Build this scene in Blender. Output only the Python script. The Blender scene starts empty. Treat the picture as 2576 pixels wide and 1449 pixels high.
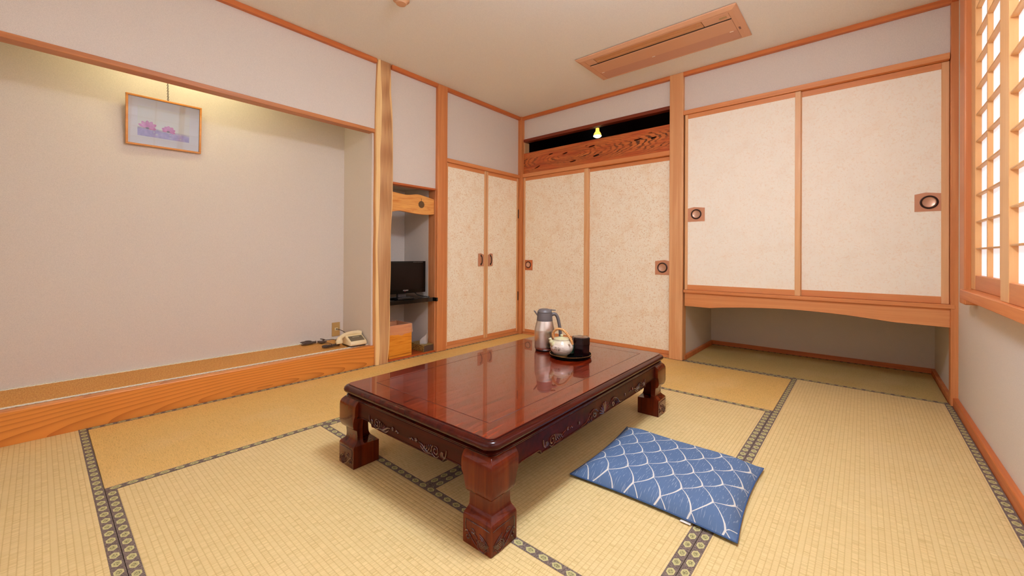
import bpy, bmesh, math, random
from mathutils import Matrix, Vector
random.seed(7)
SC = bpy.context.scene
COL = SC.collection

# ------------------------------------------------------------------ camera, world, light, exposure
yaw, pit, rol = math.radians(40.7293), math.radians(0.2277), math.radians(0.3386)
CAM = Vector((2.980, -3.609, 0.89))
F = Vector((-math.sin(yaw)*math.cos(pit), math.cos(yaw)*math.cos(pit), math.sin(pit)))
R0 = Vector((math.cos(yaw), math.sin(yaw), 0)); U0 = R0.cross(F)
R = R0*math.cos(rol)+U0*math.sin(rol); U = -R0*math.sin(rol)+U0*math.cos(rol)
cd = bpy.data.cameras.new('camera'); cam = bpy.data.objects.new('camera', cd); COL.objects.link(cam)
cd.sensor_fit = 'HORIZONTAL'; cd.sensor_width = 36.0; cd.lens = 1026.55/2576*36
cd.shift_y = -(724.5-638.11)/2576; cd.clip_start = .02
m = Matrix.Identity(4)
for i in range(3):
    m[i][0], m[i][1], m[i][2], m[i][3] = R[i], U[i], -F[i], CAM[i]
cam.matrix_world = m
SC.camera = cam
w = bpy.data.worlds.new('world'); SC.world = w; w.use_nodes = True
bg = w.node_tree.nodes['Background']; bg.inputs[0].default_value = (.85, .93, 1, 1); bg.inputs[1].default_value = 1.0
vs = SC.view_settings
vs.view_transform = 'Standard'; vs.look = 'None'; vs.gamma = 1.0; vs.use_curve_mapping = False
vs.exposure = 0.16
FILL_LAMP_GLOW = 56.0          # pendant lamp added above the frame as unseen main fill
FILL_RING_GLOW = 85.0          # ring tube added on top of the unseen pendant to light the ceiling
PAPER_GLOW = 0.56         # daylight coming through the shoji paper
TUBE_GLOW = 30.0          # fluorescent tube behind the alcove lintel
SC.cycles.use_denoising = True
SC.cycles.max_bounces = 10
SC.cycles.diffuse_bounces = 6
SC.cycles.caustics_reflective = False
SC.cycles.caustics_refractive = False

# ------------------------------------------------------------------ helpers
MW = {}
def s2l(c):
    return tuple(((v/255)/12.92 if v/255 <= .04045 else ((v/255+.055)/1.055)**2.4) for v in c)+(1.0,)

def link(o, parent, mat=None):
    COL.objects.link(o)
    if parent is not None:
        o.parent = parent
    return o

def tag(o, label=None, cat=None, group=None, kind=None):
    if label: o['label'] = label
    if cat: o['category'] = cat
    if group: o['group'] = group
    if kind: o['kind'] = kind
    return o

def thing(name, loc, label, cat, rz=0.0, group=None, kind=None, mat=None):
    o = bpy.data.objects.new(name, None); COL.objects.link(o)
    o.empty_display_size = .05
    M = Matrix.Translation(loc) @ Matrix.Rotation(rz, 4, 'Z')
    if mat is not None: M = mat
    o.matrix_world = M; MW[o] = M
    return tag(o, label, cat, group, kind)

def obj(name, bm, mats, parent=None, local=False, smooth=False, origin=None):
    """one mesh object from a bmesh; the bmesh is in world space unless local (the parent's own space)"""
    me = bpy.data.meshes.new(name)
    base = MW.get(parent, Matrix.Identity(4)) if parent is not None else Matrix.Identity(4)
    if not local and parent is not None:
        bm.transform(base.inverted())
    M = base
    o = bpy.data.objects.new(name, me)
    if parent is None and origin is not None:
        M = Matrix.Translation(origin); bm.transform(M.inverted()); o.matrix_world = M
    bmesh.ops.recalc_face_normals(bm, faces=bm.faces)
    if smooth:
        for f in bm.faces: f.smooth = True
    bm.to_mesh(me); bm.free()
    for mt in (mats if isinstance(mats, (list, tuple)) else [mats]):
        me.materials.append(mt)
    COL.objects.link(o)
    if parent is not None: o.parent = parent
    MW[o] = M
    if smooth == 'auto':
        me.shade_auto_smooth(angle=math.radians(38)) if hasattr(me, 'shade_auto_smooth') else me.set_sharp_from_angle(angle=math.radians(38))
    elif smooth:
        me.set_sharp_from_angle(angle=math.radians(50))
    return o

def BM(): return bmesh.new()

def box(bm, lo, hi, bev=0.0, seg=1, mi=0, M=None):
    x0, y0, z0 = lo; x1, y1, z1 = hi
    t = bmesh.new() if bev or M is not None else bm
    vs_ = [t.verts.new(p) for p in ((x0,y0,z0),(x1,y0,z0),(x1,y1,z0),(x0,y1,z0),(x0,y0,z1),(x1,y0,z1),(x1,y1,z1),(x0,y1,z1))]
    for q in ((3,2,1,0),(4,5,6,7),(0,1,5,4),(1,2,6,5),(2,3,7,6),(3,0,4,7)):
        t.faces.new([vs_[i] for i in q]).material_index = mi
    if bev:
        bmesh.ops.bevel(t, geom=t.edges[:], offset=bev, segments=seg, affect='EDGES', profile=.5)
    if t is not bm:
        if M is not None: t.transform(M)
        join(bm, t)
    return bm

def join(bm, t):
    me = bpy.data.meshes.new('tmp'); t.to_mesh(me); t.free(); bm.from_mesh(me); bpy.data.meshes.remove(me)

def B(lo, hi, bev=0.0, seg=1): return box(BM(), lo, hi, bev, seg)

def lathe(bm, prof, n=32, c=(0,0,0), mi=0, M=None, sx=1, sy=1, ring=False, cap=True):
    rings = []
    t = bm if M is None else bmesh.new()
    for r, z in prof:
        if r < 1e-6: rings.append([t.verts.new((c[0], c[1], c[2]+z))])
        else: rings.append([t.verts.new((c[0]+r*sx*math.cos(2*math.pi*k/n), c[1]+r*sy*math.sin(2*math.pi*k/n), c[2]+z)) for k in range(n)])
    for a, b in list(zip(rings, rings[1:]))+([(rings[-1], rings[0])] if ring else []):
        if len(a) == 1 and len(b) == 1: continue
        for k in range(n):
            k2 = (k+1) % n
            if len(a) == 1: f = t.faces.new((a[0], b[k2], b[k]))
            elif len(b) == 1: f = t.faces.new((a[k], a[k2], b[0]))
            else: f = t.faces.new((a[k], a[k2], b[k2], b[k]))
            f.material_index = mi
    for rg, rev in ((rings[0], True), (rings[-1], False)):
        if len(rg) > 1 and cap and not ring: t.faces.new(rg[::-1] if rev else rg).material_index = mi
    if M is not None: t.transform(M); join(bm, t)
    return bm

def tube(bm, pts, rad, n=8, closed=False, flat=1.0, mi=0, upv=None):
    pts = [Vector(p) for p in pts]
    rs = rad if isinstance(rad, (list, tuple)) else [rad]*len(pts)
    rings = []; up = Vector(upv) if upv else None
    N = len(pts)
    for i, p in enumerate(pts):
        a = pts[i-1] if (i > 0 or closed) else p
        b = pts[(i+1) % N] if (i < N-1 or closed) else p
        d = (b-a)
        d = d.normalized() if d.length > 1e-9 else Vector((0,0,1))
        if up is None: up = Vector((0,0,1)) if abs(d.z) < .9 else Vector((1,0,0))
        s = d.cross(up)
        if s.length < 1e-5: s = d.cross(Vector((.3,.9,.2)))
        s.normalize(); u = s.cross(d).normalized()
        if upv is None: up = u
        rings.append([bm.verts.new(p + s*math.cos(2*math.pi*k/n)*rs[i] + u*math.sin(2*math.pi*k/n)*rs[i]*flat) for k in range(n)])
    pairs = list(zip(rings, rings[1:])) + ([(rings[-1], rings[0])] if closed else [])
    for a, b in pairs:
        for k in range(n):
            bm.faces.new((a[k], a[(k+1) % n], b[(k+1) % n], b[k])).material_index = mi
    if not closed:
        bm.faces.new(rings[0][::-1]).material_index = mi; bm.faces.new(rings[-1]).material_index = mi
    return bm

def poly_prism(pts, holes=(), M=None, depth=.02, bev=0.0):
    """a flat outline with holes, filled and given thickness, as a bmesh: outline in (u, v), depth along w, placed by M"""
    cu = bpy.data.curves.new('c', 'CURVE'); cu.dimensions = '2D'; cu.fill_mode = 'BOTH'
    for ring in [pts]+list(holes):
        sp = cu.splines.new('POLY'); sp.points.add(len(ring)-1); sp.use_cyclic_u = True
        for q, (u, v) in zip(sp.points, ring): q.co = (u, v, 0, 1)
    cu.extrude = depth/2-bev; cu.bevel_depth = bev; cu.bevel_resolution = 1; cu.offset = -bev
    o = bpy.data.objects.new('c', cu); COL.objects.link(o)
    dg = bpy.context.evaluated_depsgraph_get(); dg.update()
    me = bpy.data.meshes.new_from_object(o.evaluated_get(dg))
    bm = bmesh.new(); bm.from_mesh(me)
    bpy.data.objects.remove(o); bpy.data.curves.remove(cu); bpy.data.meshes.remove(me)
    bmesh.ops.remove_doubles(bm, verts=bm.verts, dist=1e-5)
    if M is not None: bm.transform(M)
    return bm

def frame_M(o, u, v):
    u = Vector(u).normalized(); v = Vector(v).normalized(); n = u.cross(v)
    M = Matrix.Identity(4)
    for i in range(3): M[i][0], M[i][1], M[i][2], M[i][3] = u[i], v[i], n[i], o[i]
    return M

def spline(P, n=8, closed=False):
    """Catmull-Rom through P"""
    P = [Vector(p) for p in P]; out = []; N = len(P)
    for i in range(N if closed else N-1):
        p1, p2 = P[i], P[(i+1) % N]
        p0 = P[i-1] if (i > 0 or closed) else p1*2-p2
        p3 = P[(i+2) % N] if (i+2 < N or closed) else p2*2-p1
        for k in range(n):
            t = k/n
            out.append(.5*((2*p1)+(p2-p0)*t+(2*p0-5*p1+4*p2-p3)*t*t+(3*p1-p0-3*p2+p3)*t**3))
    if not closed: out.append(P[-1])
    return out

# ------------------------------------------------------------------ materials
class NT:
    def __init__(s, name, rough=.5, spec=.5):
        s.m = bpy.data.materials.new(name); s.m.use_nodes = True; s.t = s.m.node_tree
        s.b = s.t.nodes['Principled BSDF']; s.b.inputs['Roughness'].default_value = rough
        s.b.inputs['Specular IOR Level'].default_value = spec
    def n(s, kind, **kw):
        nd = s.t.nodes.new(kind)
        for k, v in kw.items(): setattr(nd, k, v)
        return nd
    def l(s, a, b): s.t.links.new(a, b)
    def val(s, sock, v):
        if hasattr(v, 'node'): s.l(v, sock)
        else: sock.default_value = v
    def math(s, op, a, b=None, c=None):
        nd = s.n('ShaderNodeMath', operation=op)
        s.val(nd.inputs[0], a)
        if b is not None: s.val(nd.inputs[1], b)
        if c is not None: s.val(nd.inputs[2], c)
        return nd.outputs[0]
    def coord(s, kind='Object'): return s.n('ShaderNodeTexCoord').outputs[kind]
    def sep(s, v):
        nd = s.n('ShaderNodeSeparateXYZ'); s.l(v, nd.inputs[0]); return nd.outputs
    def comb(s, x, y, z):
        nd = s.n('ShaderNodeCombineXYZ')
        for i, v in enumerate((x, y, z)): s.val(nd.inputs[i], v)
        return nd.outputs[0]
    def mapping(s, v, scale=(1,1,1), rot=(0,0,0), loc=(0,0,0)):
        nd = s.n('ShaderNodeMapping'); s.l(v, nd.inputs[0])
        nd.inputs['Scale'].default_value = scale; nd.inputs['Rotation'].default_value = rot; nd.inputs['Location'].default_value = loc
        return nd.outputs[0]
    def noise(s, v, scale=5, detail=4, rough=.55, dist=0.0):
        nd = s.n('ShaderNodeTexNoise'); s.l(v, nd.inputs['Vector'])
        nd.inputs['Scale'].default_value = scale; nd.inputs['Detail'].default_value = detail
        nd.inputs['Roughness'].default_value = rough; nd.inputs['Distortion'].default_value = dist
        return nd.outputs['Fac']
    def ramp(s, f, stops):
        nd = s.n('ShaderNodeValToRGB'); s.l(f, nd.inputs[0]); e = nd.color_ramp.elements
        while len(e) < len(stops): e.new(.5)
        for q, (p, c) in zip(e, stops):
            q.position = p; q.color = c if len(c) == 4 else s2l(c)
        return nd.outputs[0]
    def mix(s, f, a, b, mode='MIX'):
        nd = s.n('ShaderNodeMix', data_type='RGBA', blend_type=mode)
        s.val(nd.inputs[0], f)
        for i, v in ((6, a), (7, b)):
            if hasattr(v, 'node'): s.l(v, nd.inputs[i])
            else: nd.inputs[i].default_value = v if len(v) == 4 else s2l(v)
        return nd.outputs[2]
    def step(s, v, edge, soft=.02):
        nd = s.n('ShaderNodeMapRange'); s.l(v, nd.inputs[0])
        nd.inputs[1].default_value = edge-soft; nd.inputs[2].default_value = edge+soft
        return nd.outputs[0]
    def base(s, c):
        if hasattr(c, 'node'): s.l(c, s.b.inputs['Base Color'])
        else: s.b.inputs['Base Color'].default_value = s2l(c)
        return s
    def bump(s, h, strength=.3, dist=.002):
        nd = s.n('ShaderNodeBump'); s.l(h, nd.inputs['Height'])
        nd.inputs['Strength'].default_value = strength; nd.inputs['Distance'].default_value = dist
        s.l(nd.outputs[0], s.b.inputs['Normal']); return s
    def coat(s, w_, r=.05):
        s.b.inputs['Coat Weight'].default_value = w_; s.b.inputs['Coat Roughness'].default_value = r; return s

def plain(name, c, rough=.5, metal=0.0, spec=.5, coat=0):
    k = NT(name, rough, spec); v = k.coord()
    f = k.noise(v, 60, 3)
    k.base(k.mix(k.math('MULTIPLY', f, .12), s2l(c), s2l(tuple(x*.86 for x in c))))
    k.b.inputs['Metallic'].default_value = metal
    if coat: k.coat(coat)
    return k.m

def wood(name, c, dark, axis='Z', rough=.42, fine=1.0, contrast=.55, ringscale=0, spec=.4, coat=0):
    """straight-grained timber: streaks stretched along the grain axis"""
    k = NT(name, rough, spec); v = k.coord()
    sc = {'X': (1.3, 34, 34), 'Y': (34, 1.3, 34), 'Z': (34, 34, 1.3)}[axis]
    v1 = k.mapping(v, tuple(q*fine for q in sc))
    f1 = k.noise(v1, 1.0, 6, .62, .6)
    f2 = k.noise(k.mapping(v, tuple(q*.22*fine for q in sc)), 1.0, 2, .5, .3)
    f = k.math('ADD', k.math('MULTIPLY', f1, .6), k.math('MULTIPLY', f2, .4))
    mid = tuple((a+b)/2 for a, b in zip(c, dark))
    lo = tuple(a*(1-contrast)+b*contrast for a, b in zip(mid, dark))
    k.base(k.ramp(f, [(.3, lo), (.47, mid), (.62, c)]))
    k.bump(f1, .08, .001)
    if coat: k.coat(coat, .12)
    return k.m

def plaster(name, c):
    k = NT(name, .9, .15); v = k.coord()
    a = k.noise(v, 420, 3, .6); b = k.noise(v, 2.2, 3)
    col = k.mix(k.step(a, .5, .22), tuple(x*.93 for x in c), tuple(min(255, x*1.04) for x in c))
    col = k.mix(k.math('MULTIPLY', b, .12), col, s2l(tuple(x*.9 for x in c)))
    k.base(col); k.bump(a, .25, .001)
    return k.m

WALL = plaster('sand_plaster', (224, 213, 201))
CEIL = plaster('ceiling_paper', (240, 236, 228))
TRIM_Y = wood('cedar_trim_y', (216, 126, 66), (178, 88, 42), 'Y')
TRIM_X = wood('cedar_trim_x', (216, 126, 66), (178, 88, 42), 'X')
POST2 = wood('cedar_post_orange', (220, 146, 88), (188, 106, 56), 'Z')  # deeper orange posts; shade on the window-side post is painted into this tone
POST = wood('cedar_post', (230, 176, 124), (204, 136, 82), 'Z')
RAIL_X = wood('hinoki_rail_x', (228, 156, 98), (204, 122, 68), 'X')
RAIL_Y = wood('hinoki_rail_y', (228, 156, 98), (204, 122, 68), 'Y')
RAIL_Z = wood('hinoki_stile', (234, 184, 132), (214, 152, 98), 'Z')
DARKWOOD = wood('dark_header_wood', (150, 66, 36), (96, 34, 18), 'X')
SHOJI_Y = wood('pale_shoji_y', (232, 180, 120), (212, 150, 92), 'Y')
SHOJI_Z = wood('pale_shoji_z', (232, 180, 120), (212, 150, 92), 'Z')
SHOJI_RAIL = wood('shoji_bottom_rail', (222, 144, 84), (190, 108, 56), 'Y')
BLACK = plain('black_lacquer', (14, 12, 13), .16, coat=.6)
LACQ = plain('matte_lacquer', (10, 9, 10), .35, spec=.03)
BLACKPLASTIC = plain('black_plastic', (20, 19, 21), .32)
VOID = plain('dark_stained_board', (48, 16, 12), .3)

def fusuma_paper(name, c, fleck, stain, amount):
    k = NT(name, .85, .2); v = k.coord()
    wv = k.n('ShaderNodeVectorMath', operation='ADD'); nz = k.n('ShaderNodeTexNoise'); k.l(v, nz.inputs['Vector']); nz.inputs['Scale'].default_value = 26
    k.l(v, wv.inputs[0])
    sc_ = k.n('ShaderNodeVectorMath', operation='SCALE'); k.l(nz.outputs['Color'], sc_.inputs[0]); sc_.inputs[3].default_value = .05
    k.l(sc_.outputs[0], wv.inputs[1])
    vo = k.n('ShaderNodeTexVoronoi', feature='DISTANCE_TO_EDGE'); k.l(wv.outputs[0], vo.inputs['Vector']); vo.inputs['Scale'].default_value = 62
    line = k.math('SUBTRACT', 1.0, k.step(vo.outputs['Distance'], .075, .05))
    gate = k.step(k.noise(v, 85, 2), .54, .05)
    fib = k.math('MULTIPLY', line, gate)
    big = k.step(k.noise(v, 7.5, 4, .6), .62, .13)
    col = k.mix(k.math('MULTIPLY', fib, amount), c, fleck)
    col = k.mix(k.math('MULTIPLY', big, amount*.55), col, stain)
    k.base(col); k.bump(fib, .15, .001)
    return k.m
PAPER_L = fusuma_paper('flecked_paper_old', (254, 244, 220), (226, 184, 130), (232, 192, 134), .7)
PAPER_R = fusuma_paper('flecked_paper', (254, 246, 228), (244, 216, 182), (244, 214, 180), .42)
PULL = plain('copper_pull_plate', (206, 142, 104), .5)
PULL2 = plain('copper_pull_plate_strong', (206, 116, 66), .5)
RING = plain('dark_bronze_ring', (64, 46, 44), .35, metal=.6)
CUP = plain('copper_pull_cup', (216, 170, 142), .3, metal=.5)

def tatami(name, c, axis):
    k = NT(name, .55, .3); v = k.coord(); x, y, z = k.sep(v)
    if axis == 'x': u, t = x, y      # u along the mat, t across
    else: u, t = y, x
    # warp ridges run along the mat, one every 15 mm across
    ph = k.math('MULTIPLY', t, 2*math.pi/.0158)
    ridge = k.math('ABSOLUTE', k.math('SINE', k.math('MULTIPLY', ph, .5)))
    rowid = k.math('FLOOR', k.math('DIVIDE', t, .0158))
    stalk = k.noise(k.comb(k.math('MULTIPLY', u, 420), k.math('MULTIPLY', rowid, 3.7), 0.0), 1.0, 2, .6)
    broad = k.noise(k.comb(k.math('MULTIPLY', u, 18), k.math('MULTIPLY', t, 2.2), 0.0), 1.0, 3, .6)
    worn = k.noise(v, 3.0, 3)
    hi = tuple(min(255, q*1.05) for q in c); lo = tuple(q*e for q, e in zip(c, (.87, .83, .74)))
    col = k.ramp(stalk, [(.3, lo), (.5, c), (.72, hi)])
    col = k.mix(k.math('MULTIPLY', broad, .25), col, tuple(q*e for q, e in zip(c, (.93, .88, .78))))
    col = k.mix(k.math('MULTIPLY', k.math('SUBTRACT', 1.0, k.step(ridge, .22, .22)), .42), col, tuple(q*e for q, e in zip(c, (.8, .7, .52))))
    col = k.mix(k.math('MULTIPLY', k.step(worn, .62, .1), .14), col, (238, 214, 170))
    k.base(col)
    h = k.math('ADD', k.math('POWER', ridge, .5), k.math('MULTIPLY', stalk, .5))
    k.bump(h, .55, .0016)
    return k.m
TATAMI = {(i, a): tatami('rush_weave_%s_%d' % (a, i), c, a) for a in 'xy' for i, c in enumerate([(226, 200, 142), (228, 188, 112), (196, 168, 104)])}  # second tone paints viewing-angle sheen into the mat colour, darker and more orange

def heri(name, axis, ground, motif, dark, pitch=.048, width=.03, wild=1):
    """woven border cloth: hexagonal crests in a row on a dark ground with zigzag threads; object coords, strip centred on 0"""
    k = NT(name, .8, .2); v = k.coord(); x, y, z = k.sep(v)
    u, t = (x, y) if axis == 'x' else (y, x)
    fr = k.math('SUBTRACT', k.math('FRACT', k.math('DIVIDE', u, pitch)), .5)
    a = k.math('MULTIPLY', k.math('ABSOLUTE', fr), pitch/.013)          # 0 at crest centre, 1 at its end
    b = k.math('MULTIPLY', k.math('ABSOLUTE', t), 1/.0105)
    d = k.math('MAXIMUM', k.math('ADD', k.math('MULTIPLY', a, .75), k.math('MULTIPLY', b, .55)), b)
    crest = k.math('SUBTRACT', 1.0, k.step(d, 1.0, .06))
    ring = k.math('MULTIPLY', k.step(d, .78, .04), crest)
    core = k.math('SUBTRACT', 1.0, k.step(d, .58, .05))
    lat = k.step(k.noise(k.comb(k.math('MULTIPLY', u, 260), k.math('MULTIPLY', t, 260), 0.0), 1.0, 1), .5, .05)
    zz = k.math('ABSOLUTE', k.math('SINE', k.math('ADD', k.math('MULTIPLY', u, 330), k.math('MULTIPLY', k.noise(v, 140, 2), 9.0))))
    col = k.mix(k.math('MULTIPLY', k.step(zz, .72, .15), .55*wild), ground, tuple(q*1.5 for q in ground))
    col = k.mix(crest, col, motif)
    col = k.mix(k.math('MULTIPLY', k.math('MULTIPLY', core, lat), .75), col, dark)
    col = k.mix(k.math('MULTIPLY', ring, .6), col, tuple(min(255, q*1.15) for q in motif))
    k.base(col)
    return k.m
HERI_X = heri('border_cloth_x', 'x', (102, 87, 78), (184, 174, 120), (84, 72, 50))
HERI_Y = heri('border_cloth_y', 'y', (102, 87, 78), (184, 174, 120), (84, 72, 50))
HERI_W = heri('white_border_cloth', 'y', (226, 220, 196), (240, 236, 214), (170, 160, 130), .03, .02, .1)

# ------------------------------------------------------------------ the room
XR, YF, H = 3.41, -4.36, 2.461           # right wall, wall behind the camera, ceiling
def struct(name, bm, mat, label=None, cat=None, **kw):
    return tag(obj(name, bm, mat, **kw), label, cat, kind='structure')

f_ = BM(); box(f_, (-.62, YF-.1, -.16), (3.6, 1.0, -.052)); struct('floor', f_, plain('sub_floor', (120, 90, 60), .8), 'wooden sub floor hidden under the tatami mats', 'floor')
c_ = BM(); box(c_, (-.06, YF-.1, H), (3.6, .04, H+.08)); struct('ceiling', c_, CEIL, 'plain beige papered ceiling of the room', 'ceiling')

# left wall: back of the alcove and of the television niche, the lintel wall above them
ax = -.475
w_ = BM()
box(w_, (ax-.08, YF, -.05), (ax, -1.86, 2.42))                       # alcove back
box(w_, (ax-.02, -1.86, -.05), (-.02, -1.79, 2.46))                  # partition between alcove and niche
box(w_, (ax-.08, -1.79, -.05), (ax, -1.175, 1.6))                    # niche back
box(w_, (ax-.02, -1.235, -.05), (-.095, -1.175, 1.6))                # niche right side
box(w_, (-.06, YF, 1.898), (-.004, -1.83, H))                        # hanging wall over the alcove
box(w_, (-.06, -1.72, 1.497), (-.004, -1.225, H))                    # wall over the niche
box(w_, (-.5, -1.79, 1.52), (-.06, -1.2, 1.58))                      # niche top
box(w_, (-.5, YF, 2.34), (-.06, -1.86, 2.42))                        # alcove ceiling
box(w_, (-.06, -1.125, 1.795), (-.004, .0, H))                       # over the hinged doors
box(w_, (-.12, -1.175, -.05), (-.06, .06, 1.8))                      # closet back behind doors
struct('wall_left', w_, WALL, 'beige sand plaster wall with the display alcove and the television niche', 'wall')

w_ = BM()
box(w_, (-.05, .004, 2.205), (1.72, .05, H))
box(w_, (1.78, .004, 2.13), (XR+.1, .05, H))
box(w_, (-.05, .05, -.05), (1.74, .09, 1.78))                        # behind sliding doors
box(w_, (1.74, .05, .575), (XR+.1, .09, 2.2))
box(w_, (1.74, .895, -.05), (XR+.1, .96, .6))                        # back of the low recess
box(w_, (1.72, .05, -.05), (1.798, .96, .6))                         # its left side
box(w_, (3.398, .03, -.05), (XR+.1, .96, .6))                        # its right side
box(w_, (1.74, .05, .56), (XR+.1, .96, .62))                         # its ceiling
struct('wall_back', w_, WALL, 'beige plaster back wall above the paper doors and around the low recess', 'wall')

w_ = BM()
box(w_, (XR, YF, -.05), (XR+.09, .05, .695))
box(w_, (XR, -.52, .695), (XR+.09, .05, H))
box(w_, (XR, YF, 2.36), (XR+.09, -.52, H))
box(w_, (XR, YF, .695), (XR+.09, -3.9, 2.36))
struct('wall_right', w_, WALL, 'beige plaster wall below and around the shoji window', 'wall')
w_ = BM()
box(w_, (-.62, YF-.08, -.05), (.7, YF, H)); box(w_, (2.9, YF-.08, -.05), (XR+.09, YF, H))
box(w_, (.7, YF-.08, 2.1), (2.9, YF, H)); box(w_, (.7, YF-.08, -.05), (2.9, YF, .3))
struct('wall_front', w_, WALL, 'plaster wall behind the camera, out of the frame', 'wall')

# mouldings under the ceiling
def trim(i, lo, hi, mat, label, bev=.002):
    return struct('trim_%d' % i, B(lo, hi, bev), mat, label, 'trim')
TZ = H-.034
trim(1, (-.004, YF, TZ), (.027, -1.845, H), TRIM_Y, 'orange cedar ceiling moulding over the display alcove')
trim(2, (-.004, -1.71, TZ), (.027, -1.23, H), TRIM_Y, 'short orange cedar ceiling moulding over the television niche')
trim(3, (-.004, -1.115, TZ), (.027, .0, H), TRIM_Y, 'orange cedar ceiling moulding over the pair of hinged closet doors')
trim(4, (.027, -.03, TZ), (1.702, .004, H), TRIM_X, 'orange cedar ceiling moulding over the dark transom opening')
trim(5, (1.81, -.03, TZ), (XR, .004, H), TRIM_X, 'orange cedar ceiling moulding over the upper closet')
trim(6, (XR-.03, YF, TZ), (XR+.01, -.03, H), TRIM_Y, 'orange cedar ceiling moulding over the shoji window')
trim(7, (-.068, YF, 1.870), (.008, -1.835, 1.898), wood('lintel_strip', (206, 134, 80), (166, 96, 52), 'Y'), 'thin wooden lintel strip along the bottom of the hanging alcove wall')
trim(8, (-.068, -1.73, 1.481), (.008, -1.225, 1.498), TRIM_Y, 'thin wooden strip above the opening of the television niche')
trim(9, (-.06, -1.117, 1.765), (.022, -.004, 1.800), RAIL_Y, 'wooden lintel over the pair of hinged closet doors')
trim(10, (.045, -.026, 1.772), (1.702, .05, 1.812), RAIL_X, 'wooden grooved lintel below the carved transom plank')
trim(11, (.0, -.012, 2.176), (1.702, .05, 2.207), DARKWOOD, 'dark reddish header along the top of the transom opening')
trim(12, (1.815, -.026, 2.094), (3.375, .05, 2.132), RAIL_X, 'wooden lintel over the two large upper closet doors')
trim(13, (1.822, -.032, .583), (3.397, .05, .607), RAIL_X, 'wooden sill ledge under the upper closet doors')
trim(14, (-.06, -1.117, -.03), (.004, -.004, .03), RAIL_Y, 'low wooden threshold under the pair of hinged closet doors')
trim(15, (.045, -.004, -.03), (1.702, .05, .024), RAIL_X, 'low wooden threshold under the two far sliding doors')
trim(16, (-.095, -1.2345, .0), (.004, -1.20, 1.482), wood('reveal_wood', (216, 150, 98), (178, 104, 58), 'Z'), 'knotty wooden reveal board on the right side of the television niche')
struct('baseboard_right', B((XR-.022, YF, -.03), (XR+.01, -.012, .052), .003), TRIM_Y, 'orange cedar baseboard running under the shoji window wall', 'baseboard')
b_ = BM(); box(b_, (1.798, .03, -.03), (1.82, .873, .036), .002); box(b_, (1.798, .873, -.03), (3.40, .9, .036), .002); box(b_, (3.378, .03, -.03), (3.40, .873, .036), .002)
struct('baseboard_recess', b_, TRIM_X, 'low wooden baseboard around three sides of the floor recess', 'baseboard')

# posts ----------------------------------------------------------------
def post(name, lo, hi, mat, label, bev=.006):
    o = obj(name, B(lo, hi, bev, 2), mat, origin=((lo[0]+hi[0])/2, (lo[1]+hi[1])/2, lo[2]))
    return tag(o, label, 'post')
post('square_post', (-.08, -1.228, .001), (.03, -1.115, H), POST2, 'orange square cedar post between television niche and hinged doors')
post('pillar', (1.70, -.034, .001), (1.815, .06, H), POST, 'thick orange cedar pillar between sliding doors and upper closet')
post('corner_post', (-.01, -.046, .001), (.046, .03, H), POST2, 'slim wooden post in the far room corner between the two closets', .003)
post('window_side_post', (3.378, -.03, .001), (XR+.002, .04, H), POST2, 'slim wooden post where upper closet meets the window wall', .003)

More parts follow.
